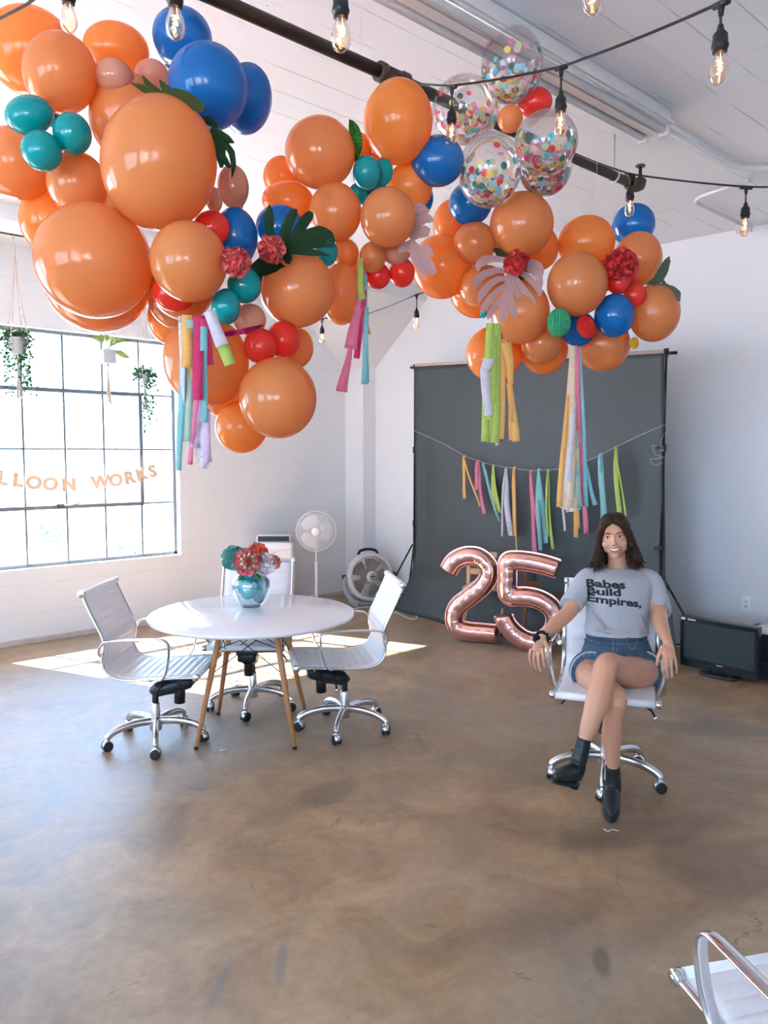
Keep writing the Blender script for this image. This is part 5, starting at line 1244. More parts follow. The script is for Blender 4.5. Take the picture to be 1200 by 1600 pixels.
# ---------------------------------------------------------------- letter banner on the window, plants
M_let = mat('peach_letter_card', (.80, .56, .38), .5)
sb = thing('letter_banner', 'peach letter banner reading BALLOON WORKS strung across the window', 'banner', (2.6, WL-.10, 1.4))
LET = [('B', -66, 728), ('A', -38, 736), ('L', 4, 747), ('L', 28, 750), ('O', 53, 754), ('O', 79, 756), ('N', 108, 757), ('W', 157, 753), ('O', 181, 750), ('R', 202, 746), ('K', 221, 741), ('S', 238, 736)]
VB = WL-.10; sp_pts = []
for i, (chh, px, py) in enumerate(LET):
    c = PY(px, py, VB)-Vector(sb.location); me = text_mesh(chh, .155, .0105, .0015, 1.05)
    ang = math.atan2(-(LET[min(i+1, 11)][2]-LET[max(i-1, 0)][2]), LET[min(i+1, 11)][1]-LET[max(i-1, 0)][1])*.9
    me.transform(Matrix.Translation((0, -.053, 0))); me.transform(Matrix.Rotation(PI/2, 4, 'X')); me.transform(Matrix.Rotation(-ang, 4, 'Y')); me.transform(Matrix.Translation(c))
    o = from_mesh(me, 'letter', M_let, sb); sp_pts.append(c+Vector((0, .004, .035)))
sp_pts = [PY(-120, 705, VB)-Vector(sb.location)]+sp_pts+[PY(262, 722, VB)-Vector(sb.location)]
MB().tube(sp_pts, .0012, 5).build('string', mat('white_string'), sb)

M_mac = mat('cotton_macrame', (.62, .52, .46), .9, bump=.5, bs=120); M_ivy = mat('ivy_green', (.08, .19, .07), .6, var=.4, vs=30); M_pot = mat('pale_pot', (.50, .52, .55), .6); M_varieg = mat('variegated_green', (.30, .42, .10), .5, var=.5, vs=60)
tag(MB().tube([(0, 0, 0), (4.6, 0, 0)], .016, 10).build('curtain_rod', mat('dark_rod', (.05, .05, .05), .4, .5)), 'dark metal rod under the ceiling along the window wall', 'rod').location = (-1.3, 6.62, 3.45)
def ivy(mb, p0_, n, ln, r_, droop=True, sz=.024):
    for s_ in range(n):
        a = r_.uniform(0, 2*PI); p_ = Vector(p0_)+Vector((math.cos(a)*.05, math.sin(a)*.04, r_.uniform(-.01, .03))); L_ = ln*r_.uniform(.25, 1); st = max(4, int(L_/.028)); pts = [p_.copy()]
        for k in range(st):
            t = k/st; p_ = p_+Vector((r_.uniform(-.008, .008)+math.cos(a)*.014*(1-t)*(k < 3), r_.uniform(-.006, .006), (-.028 if k > 1 else .008))); pts.append(p_.copy())
            if k % 1 == 0:
                for _ in range(2):
                    u = Vector((r_.uniform(-1, 1), r_.uniform(-1, 1), r_.uniform(-.8, .3))).normalized(); v = u.cross(Vector((r_.uniform(-1, 1), r_.uniform(-1, 1), r_.uniform(-1, 1)))).normalized(); q_ = p_+u*.012; z_ = sz*r_.uniform(.6, 1.2); n_ = u.cross(v)*.0006
                    vs_ = [q_, q_+u*z_*.6+v*z_*.6, q_+u*z_*1.5, q_+u*z_*.6-v*z_*.6]; mb.add(vs_+[w_+n_ for w_ in vs_], [(0, 1, 2, 3), (7, 6, 5, 4), (0, 4, 5, 1), (1, 5, 6, 2), (2, 6, 7, 3), (3, 7, 4, 0)])
        mb.tube(pts, .0012, 4)
def hanger(label, x, potz, tail, potr, big=True):
    r = thing('macrame_hanger', label, 'plant hanger', (x, 6.62, 3.434), group='macrame plant hangers'); dz_ = potz-3.434; mb = MB()
    mb.tube([(0, 0, .02), (0, 0, -.16)], .010, 8)
    for k in range(4):
        a = PI/4+PI/2*k; c_, s_ = math.cos(a), math.sin(a); pts = [Vector((0, 0, -.14)), Vector((c_*.012, s_*.012, -.2))]; n = 10
        for j in range(n+1):
            t = j/n; pts.append(Vector((c_*potr*.95*t**1.5+c_*.012, s_*potr*.95*t**1.5+s_*.012, -.22+(dz_+.24)*t)))
        pts += [Vector((c_*potr*1.02, s_*potr*1.02, dz_)), Vector((c_*potr*.85, s_*potr*.85, dz_-potr)), Vector((c_*.006, s_*.006, dz_-potr*1.75))]
        mb.tube(pts, .0042, 6)
        if big:
            for j in range(5): mb.ball(pts[2+int(n*.6)+j if 2+int(n*.6)+j < len(pts) else -3], .009, 8, 6)
    mb.build('macrame_cord', M_mac, r)
    mb = MB(); z1 = dz_-potr*1.75; mb.ball((0, 0, z1-.01), .016, 10, 8); rr = random.Random(3)
    for k in range(12):
        a = 2*PI*k/12; mb.tube([(0, 0, z1), (math.cos(a)*.010, math.sin(a)*.010, z1-tail*.5), (math.cos(a)*.022+rr.uniform(-.005, .005), math.sin(a)*.022, z1-tail*rr.uniform(.9, 1))], .0035, 5)
    mb.build('tassel', M_mac, r); return r
def pot(mb, r, h, z0=0): mb.lathe([(r*.62, z0-h), (r*.68, z0-h+.004), (r*.95, z0-.012), (r, z0-.010), (r, z0), (r*.9, z0), (r*.88, z0-.01), (.0, z0-.012)], 20)
hp = [(PY(27, 530, 6.62)), (PY(168, 548, 6.62)), (PY(226, 585, 6.62))]
hanger('knotted macrame hanger at the left edge of the window', hp[0].x, hp[0].z, .34, .085)
pl1 = thing('hanging_plant', 'trailing ivy in a pot in the leftmost macrame hanger', 'plant', (hp[0].x, 6.62, hp[0].z-.145))
mb = MB(); pot(mb, .08, .13, .155); mb.build('pot', M_pot, pl1); mb = MB(); rr = random.Random(7); ivy(mb, (0, 0, .17), 22, .62, rr); ivy(mb, (0, 0, .18), 26, .12, rr); mb.build('foliage', M_ivy, pl1)
hanger('macrame hanger with a long tassel below the largest round balloon', hp[1].x, hp[1].z, .36, .065, False)
pl2 = thing('hanging_plant', 'broad variegated leaves in a square pale pot in the middle macrame hanger', 'plant', (hp[1].x, 6.62, hp[1].z-.11))
mb = MB(); mb.rbox((0, 0, .06), (.11, .11, .12), .01); mb.build('pot', M_pot, pl2)
mb = MB(); rr = random.Random(9)
for k, (ex, ez, w_) in enumerate([(-.15, .17, .05), (-.09, .2, .055), (.0, .21, .05), (.10, .19, .055), (.17, .17, .05), (.19, .02, .06), (.08, .13, .05)]):
    rings = []
    for j in range(9):
        t = j/8; p_ = Vector((ex*t, rr.uniform(-.002, .002)+.03*math.sin(k)*t, .11+(ez-.02)*math.sin(min(1, t*1.1)*PI/2)*.9-(.05*t*t))); ww = w_*.5*math.sin(PI*min(1, max(0, (t-.25)/.75)*.95+.03)) if t > .25 else .003
        sd = Vector((-ez, 0, ex)).normalized(); rings.append([p_-sd*ww, p_+Vector((0, -.006, 0)), p_+sd*ww, p_+Vector((0, .003, 0))])
    mb.loft(rings)
mb.build('foliage', M_varieg, pl2)
hanger('thin macrame hanger at the right side of the window', hp[2].x, hp[2].z, .24, .05, False)
pl3 = thing('hanging_plant', 'small bushy plant with one long trailing vine in the right hanger', 'plant', (hp[2].x, 6.62, hp[2].z-.09))
mb = MB(); pot(mb, .048, .085, .09); mb.build('pot', M_pot, pl3); mb = MB(); ivy(mb, (0, 0, .10), 26, .10, rr); ivy(mb, (.06, 0, .02), 5, .58, rr); mb.build('foliage', M_ivy, pl3)

# ---------------------------------------------------------------- outdoors, washed out by daylight
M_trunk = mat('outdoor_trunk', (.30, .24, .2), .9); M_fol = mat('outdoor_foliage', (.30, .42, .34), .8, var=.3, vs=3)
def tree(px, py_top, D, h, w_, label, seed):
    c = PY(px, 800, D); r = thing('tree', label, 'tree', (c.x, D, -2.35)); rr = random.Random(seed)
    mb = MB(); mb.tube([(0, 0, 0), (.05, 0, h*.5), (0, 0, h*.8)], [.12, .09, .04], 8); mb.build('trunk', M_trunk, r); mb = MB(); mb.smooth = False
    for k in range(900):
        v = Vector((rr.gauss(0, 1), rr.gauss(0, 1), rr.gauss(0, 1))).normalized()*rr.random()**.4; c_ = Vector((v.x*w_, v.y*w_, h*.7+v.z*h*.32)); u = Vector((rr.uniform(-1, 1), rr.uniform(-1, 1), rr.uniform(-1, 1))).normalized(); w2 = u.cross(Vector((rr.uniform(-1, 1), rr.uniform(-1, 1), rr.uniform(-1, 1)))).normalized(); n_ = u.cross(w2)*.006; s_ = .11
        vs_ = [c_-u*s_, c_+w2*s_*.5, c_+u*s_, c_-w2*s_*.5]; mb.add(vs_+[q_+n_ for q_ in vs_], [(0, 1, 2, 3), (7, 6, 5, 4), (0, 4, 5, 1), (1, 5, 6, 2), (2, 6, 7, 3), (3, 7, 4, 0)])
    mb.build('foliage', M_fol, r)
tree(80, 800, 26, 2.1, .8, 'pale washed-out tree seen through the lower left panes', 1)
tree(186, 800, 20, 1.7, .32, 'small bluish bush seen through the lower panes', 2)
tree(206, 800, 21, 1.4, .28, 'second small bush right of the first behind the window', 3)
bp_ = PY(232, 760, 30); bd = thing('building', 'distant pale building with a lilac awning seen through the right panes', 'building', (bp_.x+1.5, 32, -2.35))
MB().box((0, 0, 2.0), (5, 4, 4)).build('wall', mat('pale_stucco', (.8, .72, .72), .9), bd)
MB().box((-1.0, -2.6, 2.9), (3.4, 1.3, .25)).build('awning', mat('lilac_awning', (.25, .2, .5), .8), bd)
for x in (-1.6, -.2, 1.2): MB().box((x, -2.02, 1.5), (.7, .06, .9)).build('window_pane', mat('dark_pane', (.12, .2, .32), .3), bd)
pp_ = PY(246, 760, 14); tag(MB().tube([(0, 0, -2.35), (0, 0, 1.6)], .05, 8).build('utility_pole', mat('pole_grey', (.3, .28, .34), .8)), 'thin grey pole outside the right window panes', 'pole').location = (pp_.x, 14, 0)
fe = thing('yard_fence', 'pale fence with blue-grey posts outside behind the window', 'fence', (PY(140, 800, 18).x, 18, -2.35))
for k in range(5): MB().box((-2+k*1.0, 0, .7), (.08, .08, 1.4)).build('fence_post', mat('fence_grey', (.3, .36, .45), .8), fe)
MB().box((0, 0, 1.2), (4.1, .03, .06)).build('rail', mat('fence_grey'), fe)
# ================================================================ the seated woman
WX, WY = 1.16, 3.90
wm = thing('person', 'smiling person with dark shoulder-length hair, grey slogan t-shirt and denim shorts, seated legs crossed', 'person'); place(wm, WX, WY, 0)
def L(px, py, d):
    a = (px-600)/FPX; b = (800-py)/FPX; y = cp+b*sp; z = -sp+b*cp; t = d/y
    return Vector((a*t-WX, d-WY, CAMZ+z*t))
M_skin = mat('tanned_skin', (.63, .31, .195), .45, var=.06, vs=8, sss=.12)
M_denim = mat('washed_denim', (.060, .11, .165), .85, var=.6, vs=22, bump=.5, bs=260)
M_shirt = mat('heather_grey_jersey', (.40, .385, .40), .9, var=.10, vs=120, bump=.25, bs=18)
M_boot = mat('black_boot_leather', (.016, .019, .020), .42, bump=.35, bs=26)
M_hair = mat('dark_brown_hair', (.036, .016, .008), .6, spec=.22, var=.6, vs=10)
HC = L(960.5, 838, 4.06)
HR = Matrix.Translation(HC) @ Matrix.Rotation(math.radians(-5), 4, 'Y') @ Matrix.Rotation(math.radians(-4), 4, 'X') @ Matrix.Rotation(math.radians(-20), 4, 'Z')
HRi = HR.inverted()
b = MB(); b.T = HR
b.ball((0, .014, .026), (.074, .094, .090), 32, 22); b.ball((0, -.020, -.016), (.0655, .069, .078), 32, 22); b.ball((0, -.034, -.066), (.043, .050, .047), 28, 18); b.ball((0, -.066, -.097), (.021, .018, .017), 18, 12)
for s_ in (-1, 1):
    b.ball((s_*.037, -.060, -.036), (.026, .023, .023), 18, 12); b.ball((s_*.042, -.03, -.056), (.018, .035, .026), 16, 10); b.ball((s_*.074, .010, -.012), (.009, .02, .031), 14, 10)
    b.ball((s_*.0105, -.097, -.036), (.0085, .009, .007), 12, 8); b.ball((s_*.025, -.076, .021), (.020, .011, .0075), 14, 8)
b.tube([(0, -.084, .014), (0, -.094, -.006), (0, -.106, -.030)], [.0065, .008, .0095], 12); b.ball((0, -.1055, -.032), (.0105, .010, .0095), 14, 10)
b.ball((0, -.083, -.052), (.020, .010, .010), 14, 8); b.ball((0, -.076, -.066), (.034, .016, .020), 16, 10)
b.T = None
nk = L(966, 893, 4.085)
b.tube([HR @ Vector((0, .015, -.06)), HR @ Vector((.002, .018, -.11)), nk, nk+Vector((0, 0, -.05))], [.052, .049, .056, .075], 20)
def limb(pts, n=6, seg=18, flat=None):
    q_ = [L(*p_[:3]) for p_ in pts]; r_ = [p_[3] for p_ in pts]; c_ = crv(q_, n); rr = []
    for i in range(len(r_)-1): rr += [r_[i]+(r_[i+1]-r_[i])*(3*(k/n)**2-2*(k/n)**3) for k in range(n)]
    rr.append(r_[-1]); b.tube(c_, rr, seg, flat=flat); b.ball(c_[0], rr[0], seg, 10); b.ball(c_[-1], rr[-1], seg, 10)
# torso under the clothes
for (px, py, d, rx, ry, rz) in ((968, 912, 4.07, .155, .085, .09), (966, 945, 4.045, .135, .085, .10), (964, 985, 4.02, .135, .09, .09), (963, 1030, 4.0, .16, .11, .10)): b.ball(L(px, py, d), (rx, ry, rz), 28, 18)
limb([(925, 903, 4.075, .052), (903, 930, 4.04, .049), (890, 955, 3.985, .0400), (870, 974, 3.90, .038), (850, 993, 3.79, .0235), (846, 1000, 3.78, .023)])
limb([(1013, 905, 4.07, .052), (1022, 932, 4.04, .048), (1029, 958, 3.97, .041), (1033, 978, 3.85, .038), (1042, 1000, 3.69, .024), (1044, 1008, 3.665, .023)])
# crossed leg (over) and standing leg
limb([(1006, 1048, 4.00, .098), (990, 1051, 3.90, .090), (968, 1047, 3.78, .073), (949, 1038, 3.62, .056), (942, 1062, 3.56, .054), (934, 1096, 3.50, .057), (923, 1128, 3.48, .044), (913, 1157, 3.47, .0295), (909, 1172, 3.47, .027)])
limb([(925, 1050, 4.00, .098), (928, 1060, 3.88, .087), (945, 1076, 3.70, .067), (962, 1090, 3.56, .052), (959, 1116, 3.57, .045), (956, 1148, 3.60, .0495), (957, 1178, 3.61, .037), (958, 1203, 3.62, .027), (958, 1215, 3.62, .026)])
# hands: palm + five separate fingers each
def finger(pts, r0, r1):
    q_ = crv([L(*p_) for p_ in pts], 4); n = len(q_); r0 *= 1.1; r1 *= 1.1; b.tube(q_, [r0+(r1-r0)*i/(n-1) for i in range(n)], 10); b.ball(q_[-1], r1, 10, 8); b.ball(q_[0], r0, 10, 8)
def palm(pts):
    q_ = crv([L(*p_[:3]) for p_ in pts], 5); n = len(q_); ws = []
    for i in range(len(pts)-1): ws += [pts[i][3]+(pts[i+1][3]-pts[i][3])*k/5 for k in range(5)]
    ws.append(pts[-1][3]); b.tube(q_, ws, 16, flat=.42, up=(1, .25, 0))
palm([(848, 996, 3.785, .024), (845, 1003, 3.770, .029), (842, 1012, 3.757, .034), (840, 1019, 3.752, .033)])
finger([(829.5, 1015, 3.772), (827.5, 1025, 3.772), (828.5, 1033, 3.780), (831, 1039, 3.790)], .0078, .0060)
finger([(835.5, 1018, 3.757), (834, 1029, 3.750), (835.5, 1038, 3.757), (838, 1045, 3.770)], .0080, .0062)
finger([(841.5, 1018, 3.748), (841, 1030, 3.738), (842.5, 1041, 3.742), (844.5, 1048, 3.756)], .0080, .0062)
finger([(847, 1015, 3.738), (848.5, 1026, 3.724), (849.5, 1034, 3.724), (850.5, 1041, 3.735)], .0078, .0060)
finger([(851, 1002, 3.760), (855, 1010, 3.738), (856.5, 1019, 3.722), (856, 1027, 3.718)], .0092, .0068)
palm([(1044, 1005, 3.67, .024), (1045, 1013, 3.645, .030), (1045, 1022, 3.622, .034), (1045.5, 1030, 3.610, .033)])
finger([(1036.5, 1027, 3.622), (1035, 1038, 3.606), (1035.5, 1047, 3.604), (1037, 1054, 3.612)], .0078, .0062)
finger([(1042.5, 1029, 3.612), (1042, 1041, 3.594), (1042.5, 1051, 3.592), (1043.5, 1059, 3.602)], .0080, .0062)
finger([(1048.5, 1029, 3.612), (1049, 1040, 3.596), (1049.5, 1049, 3.596), (1049.5, 1057, 3.606)], .0079, .0062)
finger([(1054, 1026, 3.622), (1056, 1036, 3.610), (1057, 1044, 3.612), (1057, 1051, 3.622)], .0075, .0058)
finger([(1036.5, 1011, 3.645), (1031, 1020, 3.622), (1028, 1029, 3.612), (1026.5, 1038, 3.615)], .0094, .0070)
bme = remeshed(b, .0034, 3, .5)
body = from_mesh(bme, 'body', M_skin, wm)
def bvh(me): return BVHTree.FromPolygons([v.co.copy() for v in me.vertices], [tuple(p_.vertices) for p_ in me.polygons])
BT = bvh(bme)
def face(x, z, off=.0008):                              # a point of the face seen straight on, in head space
    o_ = HR @ Vector((x, -.4, z)); dr = (HR.to_3x3() @ Vector((0, 1, 0))); h = BT.ray_cast(o_, dr)
    return (h[0]-dr*off) if h[0] is not None else HR @ Vector((x, -.1, z))
H3 = HR.to_3x3()
M_lip = mat('rose_lips', (.48, .10, .09), .35); M_teeth = mat('teeth', (.86, .82, .78), .25); M_eyew = mat('eye_white', (.72, .68, .66), .2); M_iris = mat('dark_brown_iris', (.02, .010, .006), .15); M_brow = mat('dark_brow', (.035, .018, .012), .7)
def patch(rows, name, m, par, th=.0012):
    mb = MB(); n = len(rows); rings = [[p_ for p_ in r_] + [p_+H3 @ Vector((0, th, 0)) for p_ in r_[::-1]] for r_ in rows]; mb.loft(rings); return mb.build(name, m, par)
# open smile: teeth, then upper and lower lip around them
mz = lambda x: -.0645+.0105*(abs(x)/.027)**2
rows = []
for i in range(13):
    x = -.0255+.051*i/12; h = .0056*math.sqrt(max(0, 1-(x/.0262)**2)); rows.append([face(x, mz(x)+h*.75, .0012), face(x, mz(x), .0015), face(x, mz(x)-h*1.15, .0012)])
patch(rows, 'teeth', M_teeth, wm)
for nm, up_ in (('upper_lip', 1), ('lower_lip', -1)):
    mb = MB(); pts = []; rs = []
    for i in range(17):
        x = -.029+.058*i/16; h = .0056*math.sqrt(max(0, 1-(x/.0293)**2)); z = mz(x)+(h*.95+.0012 if up_ > 0 else -h*1.45-.0012)
        pts.append(face(x, z, .0005)); rs.append((.0027 if up_ > 0 else .0040)*(.35+.65*math.sqrt(max(0, 1-(x/.028)**2))))
    mb.tube(pts, rs, 8); mb.build(nm, M_lip, wm)
for s_ in (-1, 1):
    c = face(s_*.031, .000, 0); mb = MB(); mb.ball(c+H3 @ Vector((0, .0035, 0)), (.0135, .0065, .0052), 18, 12, H3); ey = mb.build('eye', M_eyew, wm)
    mb = MB(); mb.ball(c+H3 @ Vector((0, -.0012, .0003)), (.0054, .0026, .0050), 14, 10, H3); mb.build('iris', M_iris, ey)
    mb = MB(); mb.tube([face(s_*.031+x, .0052*math.sqrt(max(.02, 1-(x/.0155)**2))+.0006, .0016) for x in [-.0145+.029*k/8 for k in range(9)]], [.0007, .0012, .0015, .0017, .0018, .0017, .0015, .0013, .0008], 6); mb.build('eyelashes', M_brow, wm)
    mb = MB(); mb.tube([face(s_*x, z, .0006) for x, z in ((.012, .0165), (.020, .0195), (.030, .0225), (.040, .0215), (.048, .0165))], [.0014, .0026, .0027, .0022, .0008], 8, flat=.6); mb.build('eyebrow', M_brow, wm)
# hair: a mass behind the face plus many wavy locks falling from a centre parting
hb = MB(); hb.T = HR
hb.ball((.000, .030, .032), (.086, .096, .096), 32, 22); hb.ball((.022, -.002, .078), (.046, .074, .050), 24, 16); hb.ball((-.022, -.002, .078), (.046, .074, .050), 24, 16); hb.ball((0, .045, -.05), (.088, .07, .09), 28, 18); hb.ball((0, .045, -.11), (.098, .055, .055), 24, 14)
for s_ in (-1, 1):
    w_ = 1.0 if s_ < 0 else .96
    hb.tube(crv([(s_*.010, -.068, .098), (s_*.046, -.068, .068), (s_*.071*w_, -.050, .022), (s_*.082*w_, -.022, -.035), (s_*.098*w_, -.028, -.095), (s_*.112*w_, -.040, -.142)], 5), [.014]*5+[.020]*5+[.024]*5+[.029]*5+[.033]*5+[.018], 14)
hb.T = None
hme = remeshed(hb, .006, 4, .5); hair = from_mesh(hme, 'hair', M_hair, wm)
rh = random.Random(12); mb = MB()
for s_ in (-1, 1):
    for k in range(95):
        f_ = k/94; y0 = -.064+.16*f_; wv = rh.uniform(0, 6); amp = rh.uniform(.004, .011); out = rh.uniform(-.004, .008); ln = rh.uniform(.86, 1.04)
        wz = 1.0 if s_ < 0 else .95; yy = -.040+.105*f_
        pts = [(s_*(.003), y0*1.06-.004*(1-f_), .114-.03*(1-f_)-.45*max(0, f_-.3)**2*.3), (s_*(.036+out*.4), y0-.014*(1-f_), .094-.026*(1-f_)), (s_*(.067+out)*wz, yy-.018*(1-f_), .038), (s_*(.085+out+rh.uniform(-.006, .004))*wz, yy+.006, -.020), (s_*(.096+out*1.3+rh.uniform(-.012, .006)-.02*(f_ < .12))*wz, yy+.010-.030*(1-f_), -.080*ln), (s_*(.110+out*1.6+rh.uniform(-.022, .010)-.022*(f_ < .2))*wz, yy+rh.uniform(-.004, .012)-.050*(1-f_), -.135*ln), (s_*(.114+out*2+rh.uniform(-.032, .032)-.02*(f_ < .2))*wz, yy+rh.uniform(-.012, .008)-.058*(1-f_), -.178*ln)]
        c_ = crv(pts, 5); n = len(c_)
        c_ = [p_+Vector((amp*1.3*math.sin(i*.55+wv)*(i/n), amp*.8*math.cos(i*.5+wv)*(i/n), 0)) for i, p_ in enumerate(c_)]
        rr = rh.uniform(.0035, .0062); mb.tube([HR @ p_ for p_ in c_], [rr*(.6+.5*math.sin(PI*min(1, i/n*1.15))) if i < n*.75 else rr*max(.12, (1-i/n)*3.6) for i in range(n)], 6)
mb.build('hair_lock', M_hair, hair)

# ---------------------------------------------------------------- t-shirt
b = MB()
rows = [(963, 989.5, 4.005, 51, .127), (963, 981, 4.01, 50, .123), (963.5, 968, 4.02, 48, .118), (965, 948, 4.035, 49, .121), (966, 930, 4.05, 51, .125), (967, 914, 4.06, 53.5, .118), (968, 901, 4.07, 54, .100), (968.5, 892, 4.08, 46, .078), (968, 886, 4.085, 30, .064)]
rings = []
for j, (px, py, d, hw, dp) in enumerate(rows):
    c = L(px, py, d); hw_ = hw*d/FPX/1.0; rings.append([c+Vector((math.copysign(abs(math.cos(2*PI*k/48))**.85, math.cos(2*PI*k/48))*hw_*(1+.012*math.sin(k*1.9+j)), math.sin(2*PI*k/48)*dp*(1+(.03*math.sin(k*1.3) if j < 3 else 0)), 0)) for k in range(48)])
b.loft(rings)
def sl(pts, flat=None):
    q_ = crv([L(*p_[:3]) for p_ in pts], 6); r_ = []
    for i in range(len(pts)-1): r_ += [pts[i][3]+(pts[i+1][3]-pts[i][3])*k/6 for k in range(6)]
    r_.append(pts[-1][3]); b.tube(q_, r_, 24)
sl([(938, 905, 4.075, .066), (920, 907, 4.07, .068), (905, 926, 4.045, .063), (893, 944, 4.012, .060), (891.5, 946.5, 4.006, .059)])
sl([(998, 907, 4.07, .066), (1014, 909, 4.065, .066), (1024, 928, 4.045, .062), (1031, 951, 4.01, .0595), (1031.5, 953.5, 4.005, .0575)])
# long soft folds
for (x0, y0, x1, y1, d, r_) in ((995, 950, 1008, 985, 3.93, .010), (930, 984, 1000, 989, 3.895, .012), (925, 955, 950, 988, 3.91, .008)):
    p0_, p1_ = L(x0, y0, d), L(x1, y1, d); b.tube([p0_, p0_.lerp(p1_, .5)+Vector((0, -.004, -.004)), p1_], [r_*.5, r_, r_*.6], 10)
sme = remeshed(b, .0055, 7, .5); shirt = from_mesh(sme, 'tshirt', M_shirt, wm)
ST = bvh(sme)
def onshirt(v, off=.0015):
    h = ST.ray_cast(Vector((v.x, -1.2, v.z)), Vector((0, 1, 0))); return (h[0]+Vector((0, -off, 0))) if h[0] is not None else None
mb = MB(); cpts = []
for k in range(36):
    a = 2*PI*k/36; c = L(967.5, 887, 4.083); cpts.append(c+Vector((math.cos(a)*.076, math.sin(a)*.062-.004, -.010-.014*max(0, -math.sin(a)))))
mb.tube(cpts, .0055, 8, closed=True); mb.build('collar', M_shirt, shirt)
M_ink = mat('black_print', (.012, .012, .013), .6)
import bmesh
def shirt_text(txt, px, py, size, skew, sxx, wpx):
    me = text_mesh(txt, size, .0019, 0, 1.0, 0, 'LEFT', 1.0)
    xs = [v.co.x for v in me.vertices]; w_ = max(xs)-min(xs); x0 = min(xs); o_ = L(px, py, 3.93); k_ = wpx*3.93/FPX/w_
    bm = bmesh.new(); bm.from_mesh(me); 
    for _ in range(3): bmesh.ops.subdivide_edges(bm, edges=[e for e in bm.edges if e.calc_length() > .006], cuts=1)
    bmesh.ops.triangulate(bm, faces=bm.faces)
    for v in bm.verts:
        X = (v.co.x-x0)*k_; q_ = Vector((o_.x+X, 0, o_.z+v.co.y+skew(X/(wpx*3.93/FPX)))); h = onshirt(q_, .0012); v.co = h if h else q_+Vector((0, .0, 0))
    bm.to_mesh(me); bm.free(); o = from_mesh(me, 'slogan_print', M_ink, shirt); sd = o.modifiers.new('s', 'SOLIDIFY'); sd.thickness = .0008; return o
shirt_text('Babes', 921.5, 919.5, .052, lambda t: -.002*t, 1, 58)
shirt_text('Build', 922, 931, .050, lambda t: -.001*t, 1, 49)
shirt_text('Empires,', 922.5, 943, .053, lambda t: -.020*t*t*1.0, 1, 81)

# ---------------------------------------------------------------- denim shorts
b = MB()
rows = [(963, 988, 4.01, 45.5, .112), (963, 997, 4.01, 47, .118), (963.5, 1012, 4.005, 53, .128), (964, 1028, 3.995, 58, .13), (964, 1048, 3.99, 60, .12), (964, 1062, 4.0, 55, .10)]
rings = []
for (px, py, d, hw, dp) in rows:
    c = L(px, py, d); rings.append([c+Vector((math.cos(2*PI*k/40)*hw*d/FPX, math.sin(2*PI*k/40)*dp, 0)) for k in range(40)])
b.loft(rings)
sl([(1000, 1045, 4.02, .112), (1003, 1048, 3.98, .113), (1003, 1049, 3.935, .110)])
sl([(924, 1048, 4.02, .112), (923, 1050, 3.98, .112), (922, 1050, 3.925, .108)])
dme = remeshed(b, .006, 4, .5); shorts = from_mesh(dme, 'denim_shorts', M_denim, wm); DT = bvh(dme)
def onden(px, py, off=.001):
    v = L(px, py, 3.88); h = DT.ray_cast(Vector((v.x, -1.2, v.z)), Vector((0, 1, 0))); return h[0]+Vector((0, -off, 0)) if h[0] is not None else v
M_dark = mat('dark_denim_seam', (.04, .08, .13), .85); M_stitch = mat('pale_stitching', (.35, .33, .30), .8); M_brass2 = mat('worn_brass_button', (.45, .40, .33), .35, .9)
mb = MB(); c = L(963, 994, 4.01); mb.tube([c+Vector((math.cos(2*PI*k/40)*.156, math.sin(2*PI*k/40)*.119, 0)) for k in range(40)], .0035, 6, closed=True)
c = L(963, 1001, 4.01); mb.tube([c+Vector((math.cos(2*PI*k/40)*.164, math.sin(2*PI*k/40)*.1235, 0)) for k in range(40)], .0025, 6, closed=True); mb.build('waistband', M_dark, shorts)
mb = MB(); mb.tube([onden(962, 997, -.002), onden(962, 997, .005)], .009, 14); mb.build('button', M_brass2, shorts)
for x in (938, 981, 1008):
    mb = MB(); mb.tube([onden(x, 996, .002), onden(x, 1006, .003)], .0045, 6, flat=.5); mb.build('belt_loop', M_denim, shorts)
mb = MB(); mb.tube([onden(960, 1000, .001), onden(959, 1012, .001), onden(958, 1022, .001)], .0022, 6); mb.tube([onden(966, 1000, .001), onden(966, 1012, .001), onden(962, 1022, .001)], .0012, 6); mb.build('fly_seam', M_stitch, shorts)
for pts in ([(925, 1001), (930, 1008), (938, 1009), (941, 1002)], [(1000, 1001), (994, 1012), (986, 1014), (981, 1004)]):
    mb = MB(); mb.tube(crv([onden(x, y, .001) for x, y in pts], 4), .0016, 6); mb.build('pocket_seam', M_stitch, shorts)
# pale rolled inside edge and frayed threads at the leg openings
M_fray = mat('frayed_white_threads', (.55, .58, .60), .9); rf = random.Random(8)
for (px, py, d, rr, ph0) in ((1003, 1049, 3.930, .108, 0), (922, 1050, 3.920, .106, 0)):
    c = L(px, py, d); mb = MB(); nrm = Vector((-.3 if px > 960 else .1, -1, 0)).normalized(); sdv = Vector((-nrm.y, nrm.x, 0))
    mb.tube([c+sdv*math.cos(2*PI*k/40)*rr+Vector((0, 0, math.sin(2*PI*k/40)*rr)) for k in range(40)], .0042, 6, closed=True)
    for k in range(90):
        a = rf.uniform(0, 2*PI); p_ = c+sdv*math.cos(a)*rr+Vector((0, 0, math.sin(a)*rr)); mb.tube([p_, p_+nrm*rf.uniform(.004, .012)+Vector((0, 0, -rf.uniform(.004, .018)))], .0006, 4)
    mb.build('frayed_hem', M_fray, shorts)

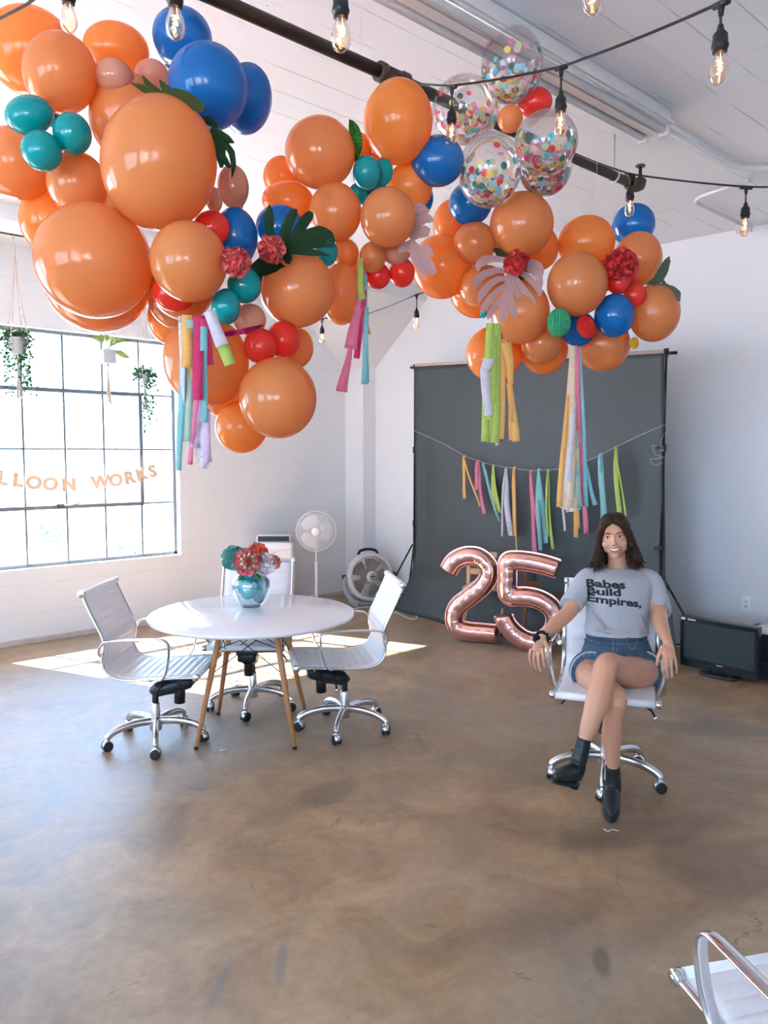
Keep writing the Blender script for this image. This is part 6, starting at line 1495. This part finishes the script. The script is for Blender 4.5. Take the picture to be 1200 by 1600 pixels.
# ---------------------------------------------------------------- ankle boots
def boot(name, shaft, foot, heel, solepts):
    global b
    b = MB(); q_ = crv([L(*p_[:3]) for p_ in shaft], 5); rr = []
    for i in range(len(shaft)-1): rr += [shaft[i][3]+(shaft[i+1][3]-shaft[i][3])*k/5 for k in range(5)]
    rr.append(shaft[-1][3]); b.tube(q_, [r_*(1+.035*math.sin(i*2.1)) for i, r_ in enumerate(rr)], 20); b.ball(q_[-1], rr[-1], 16, 10)
    q_ = crv([p_[0] for p_ in foot], 5); rr = []
    for i in range(len(foot)-1): rr += [foot[i][1]+(foot[i+1][1]-foot[i][1])*k/5 for k in range(5)]
    rr.append(foot[-1][1]); b.tube(q_, rr, 20, flat=1.0); b.ball(q_[0], rr[0], 16, 10); b.ball(q_[-1], rr[-1], 14, 10)
    me = remeshed(b, .0048, 3, .5); bo = from_mesh(me, name, M_boot, wm)
    mb = MB(); n = len(solepts); mb.loft([[p_ for p_ in solepts], [p_+heel*.012 for p_ in solepts]]); mb.build('sole', M_rubber, bo)
    return bo
# standing boot: toe towards the camera
az = L(958, 1212, 3.62); tz = PZ(955, 1286, 0)
def loc(v): q_ = v-Vector((0, 0, 0)); return Vector((q_.dot(CR_)-WX, q_.dot(CF_)-WY, q_.z))
toe = loc(tz); toe.z = .030; hl = Vector((az.x+.004, az.y+.035, .055)); fwd = (toe-hl); fwd.z = 0; fwd.normalize(); sdv = Vector((-fwd.y, fwd.x, 0))
foot = [(hl, .034), (hl.lerp(toe, .3)+Vector((0, 0, .012)), .040), (hl.lerp(toe, .6)+Vector((0, 0, .0)), .039), (toe-fwd*.05+Vector((0, 0, .004)), .033), (toe-fwd*.018, .018)]
def sole_outline(hl_, toe_, sd_, z0):
    out = []; ax = (toe_-hl_); 
    for k in range(28):
        a = 2*PI*k/28; t = .5-.5*math.cos(a); w_ = .034*(.86+.28*math.sin(PI*min(1, t*1.15)))*(1-.55*max(0, (t-.7)/.3)**1.5); out.append(hl_+ax*(t*1.06-.02)+sd_*math.copysign(1, math.sin(a) if abs(math.sin(a)) > 1e-6 else 1)*w_*min(1, abs(math.sin(a))*1.9)+Vector((0, 0, z0)))
    return out
h0 = Vector((hl.x, hl.y, 0)); t0 = Vector((toe.x, toe.y, 0))
bs_ = boot('ankle_boot', [(957.5, 1197, 3.62, .0355), (958, 1210, 3.625, .036), (958, 1222, 3.63, .038), (958, 1232, 3.64, .040)], foot, Vector((0, 0, 1)), sole_outline(h0-fwd*.02, t0, sdv, .004))
mb = MB(); mb.tube([h0+Vector((0, 0, .001)), h0+Vector((0, 0, .03))], [.028, .033], 16); mb.build('heel', M_rubber, bs_)
# raised boot of the crossed leg, toe down to the left
hl2 = L(899, 1214, 3.475); toe2 = L(869, 1211, 3.30)+Vector((0, 0, -.004)); f2 = (toe2-hl2).normalized(); up2 = (L(912, 1160, 3.47)-L(900, 1205, 3.465)).normalized(); up2 = (up2-f2*up2.dot(f2)).normalized(); sd2 = f2.cross(up2)
foot2 = [(hl2+up2*.012, .033), (hl2.lerp(toe2, .3)+up2*.018, .039), (hl2.lerp(toe2, .6)+up2*.006, .037), (toe2-f2*.045, .031), (toe2-f2*.012-up2*.004, .018)]
s2o = []
for k in range(28):
    a = 2*PI*k/28; t = .5-.5*math.cos(a); w_ = .034*(.86+.28*math.sin(PI*min(1, t*1.15)))*(1-.55*max(0, (t-.7)/.3)**1.5); s2o.append(hl2-f2*.025+(toe2-hl2+f2*.03)*t+sd2*math.copysign(1, math.sin(a) if abs(math.sin(a)) > 1e-6 else 1)*w_*min(1, abs(math.sin(a))*1.9)-up2*.033)
bo2 = boot('ankle_boot', [(913, 1153, 3.47, .0335), (910, 1168, 3.468, .0345), (905, 1186, 3.465, .037), (901, 1203, 3.465, .039)], foot2, up2, s2o)
mb = MB(); mb.tube([hl2-up2*.052, hl2-up2*.022], [.027, .032], 16); mb.build('heel', M_rubber, bo2)
# scrunchie and thin band on her right wrist
w0 = L(847.5, 996, 3.785); dr = (L(870, 974, 3.90)-L(850, 993, 3.79)).normalized(); u_ = dr.cross(Vector((0, 0, 1))).normalized(); v_ = dr.cross(u_)
mb = MB(); mb.tube([w0+u_*math.cos(2*PI*k/30)*(.029+.003*(k % 2))+v_*math.sin(2*PI*k/30)*(.029+.003*(k % 2))+dr*.004*math.sin(k*1.7) for k in range(30)], [.0085+.003*math.sin(k*2.4) for k in range(30)], 8, closed=True)
kn = w0-u_*.0-Vector((.026, .022, -.004)); mb.tube([kn, kn+Vector((-.022, -.012, .012))], [.008, .013], 8); mb.tube([kn, kn+Vector((-.024, -.010, -.012))], [.008, .012], 8); mb.ball(kn, .012, 10, 8)
mb.build('scrunchie', mat('black_fabric', (.015, .015, .018), .85), wm)
w1 = w0+dr*.028; mb = MB(); mb.tube([w1+u_*math.cos(2*PI*k/24)*.0275+v_*math.sin(2*PI*k/24)*.0275 for k in range(24)], .0018, 6, closed=True); mb.build('bracelet', M_black, wm)
